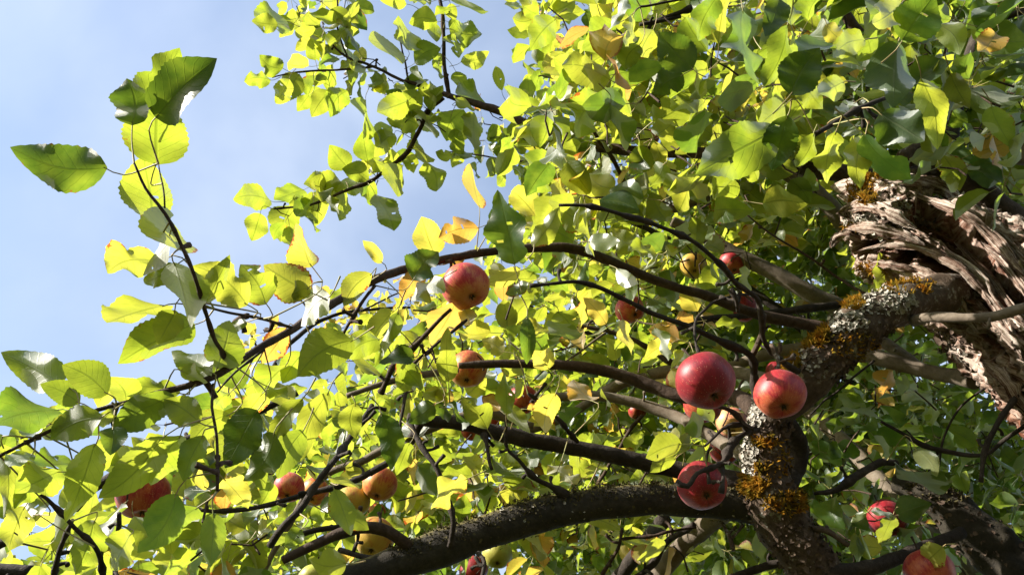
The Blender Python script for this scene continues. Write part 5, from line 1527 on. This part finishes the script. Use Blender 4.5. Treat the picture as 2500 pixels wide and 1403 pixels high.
def open_foliage():
    ap = [(cx, cy, dp, 0.073 * F / dp) for cx, cy, dp, *_ in APPLES]
    tb = TUBES['trunk'][0]
    fr = np.sum(nrm(CAM_POS - tb['v']) * tb['nr'], 1)
    X, Y, D = proj(tb['v'])
    vis = np.nonzero((fr > 0.3) & (X < 2520) & (X > 2030))[0]
    tpts = tb['v'][RNG.choice(vis, 500)]
    lb = TUBES['limb'][0]
    tpts = np.concatenate([tpts, lb['v'][RNG.choice(len(lb['v']) - 2, 200)]] + [P(a[0] + q * a[2], a[1] + w * a[2], a[3] - 0.02)[None] for a in ap if a[2] > 58 and a[1] < 1390 for q, w in ((-0.3, -0.2), (0, -0.35), (-0.1, 0.1), (-0.3, 0.15))])
    for tree in LEAVES:
        L = LEAVES[tree]
        O = np.array([l[2] for l in L])
        C = O + np.array([l[1][:, 1] for l in L]) * 0.5
        sz = np.array([np.linalg.norm(l[1][:, 1]) for l in L])
        keep = np.array([l[4] for l in L]) > 0
        u = RNG.random(len(L))
        X, Y, D = proj(C)
        hs = sz * F / D * 0.5
        drop = np.zeros(len(L), bool)
        for cx, cy, dp, d in ap:
            drop |= (np.hypot(X - cx, Y - cy) < dp * 0.5 + hs * 0.45) & (D < d + 0.02) & (u < (0.94 if dp > 41 else 0.8))
        for pts, w, pr in BARE:
            q, dd = polydist(X, Y, pts)
            drop |= (q < w * 0.55 + hs * 0.4) & (D < dd + 0.05) & (u < pr)
        # sun gaps: leaves that stand between the sun and the wood
        cnt = np.zeros(len(L))
        for p in tpts:
            r = C - p
            al = r @ SUN
            per = np.linalg.norm(r - al[:, None] * SUN, axis=1)
            cnt += (al > 0.02) & (per < sz * 0.42)
        drop |= (cnt > 0) & (u < SUNGAP)
        drop &= ~keep
        LEAVES[tree] = [l for l, k in zip(L, drop) if not k]
        print('opened', tree, int(drop.sum()), 'of', len(L))


link('petioles', mesh_np('petioles', np.concatenate(PET_V), np.concatenate(PET_F).ravel(), np.full(sum(len(f) for f in PET_F), 4), [M_STALK]), OLD, 'stuff')
SUNGAP = 0.91
open_foliage()


# ------------------------------------------------------------------ which leaves show largest: they become parts, the rest one mass
def build_leaves():
    allv, tris, owner = [], [], []
    n0 = 0
    quads_static = BVH_F
    pv = [np.concatenate(BVH_V)]
    polys = [tuple(int(i) for i in f) for f in quads_static]
    own = [-1] * len(polys)
    for k, (a, b) in enumerate(AP_F):
        own[a:b] = [-10 - k] * (b - a)
    seen = {}
    n0 = len(pv[0])
    flatlist = []
    for tree in LEAVES:
        for k, (lib, M, o, tint, keep) in enumerate(LEAVES[tree]):
            V, f, uv, mi = LIB[lib]
            pv.append(V @ M.T + o)
            gid = len(flatlist)
            flatlist.append((tree, k))
            for q in f:
                polys.append(tuple(i + n0 for i in q))
                own.append(gid)
            n0 += len(V)
    bvh = BVHTree.FromPolygons(np.concatenate(pv).tolist(), polys)
    cnt = np.zeros(len(flatlist), int)
    org = Vector(CAM_POS)
    for y in range(3, 1403, 6):
        for x in range(3, 2500, 6):
            dv = F_ + R_ * ((x - 1250.0) / F) + U_ * ((701.5 - y) / F)
            h = bvh.ray_cast(org, Vector(dv))
            if h[2] is not None and own[h[2]] <= -10:
                seen[-10 - own[h[2]]] = seen.get(-10 - own[h[2]], 0) + 1
            if h[2] is not None and own[h[2]] >= 0:
                cnt[own[h[2]]] += 1
    print('APPLES SEEN', [(k, seen.get(k, 0)) for k in range(len(APPLES))])
    roots = {'old': OLD, 'back': BACK, 'rust': RUST}
    g0 = 0
    for tree in LEAVES:
        L = LEAVES[tree]
        c = cnt[g0:g0 + len(L)]
        g0 += len(L)
        order = np.argsort(-c)
        chosen = set(int(i) for i in order[:300] if c[i] > 0)
        root = roots[tree]
        for i in sorted(chosen):
            lib, M, o, tint, keep = L[i]
            ob = bpy.data.objects.new('leaf', lib_mesh(lib))
            COL.objects.link(ob)
            ob.parent = root
            m4 = Matrix(M.tolist()).to_4x4()
            m4.translation = Vector(o) - root.location
            ob.matrix_local = m4
            ob.color = (*tint, 1)
        # the mass
        vs, fl, cn, uvs, tn, mis = [], [], [], [], [], []
        n = 0
        for i, (lib, M, o, tint, keep) in enumerate(L):
            if i in chosen:
                continue
            V, f, uv, mi = LIB[lib]
            vs.append(V @ M.T + o)
            fa = np.array(f)
            fl.append((fa + n).ravel())
            cn.append(np.full(len(fa), 4))
            uvs.append(uv)
            tn.append(np.tile(np.array(tint), (len(V), 1)))
            mis.append(np.array(mi))
            n += len(V)
        if vs:
            me = mesh_np('foliage', np.concatenate(vs), np.concatenate(fl), np.concatenate(cn), [M_LEAF, M_STALK], uv=np.concatenate(uvs), attrs={'tint': np.concatenate(tn)}, mat_idx=np.concatenate(mis))
            link('foliage', me, root, 'stuff')
        if TWV[tree]:
            me = mesh_np('twigs', np.concatenate(TWV[tree]), np.array(TWF[tree]).ravel(), np.full(len(TWF[tree]), 4), [M_BARK['brown']])
            link('twigs', me, root, 'stuff')
        print('LEAVES', tree, len(L), 'as parts', len(chosen), 'min rays', int(c[order[min(299, len(L) - 1)]]))


build_leaves()
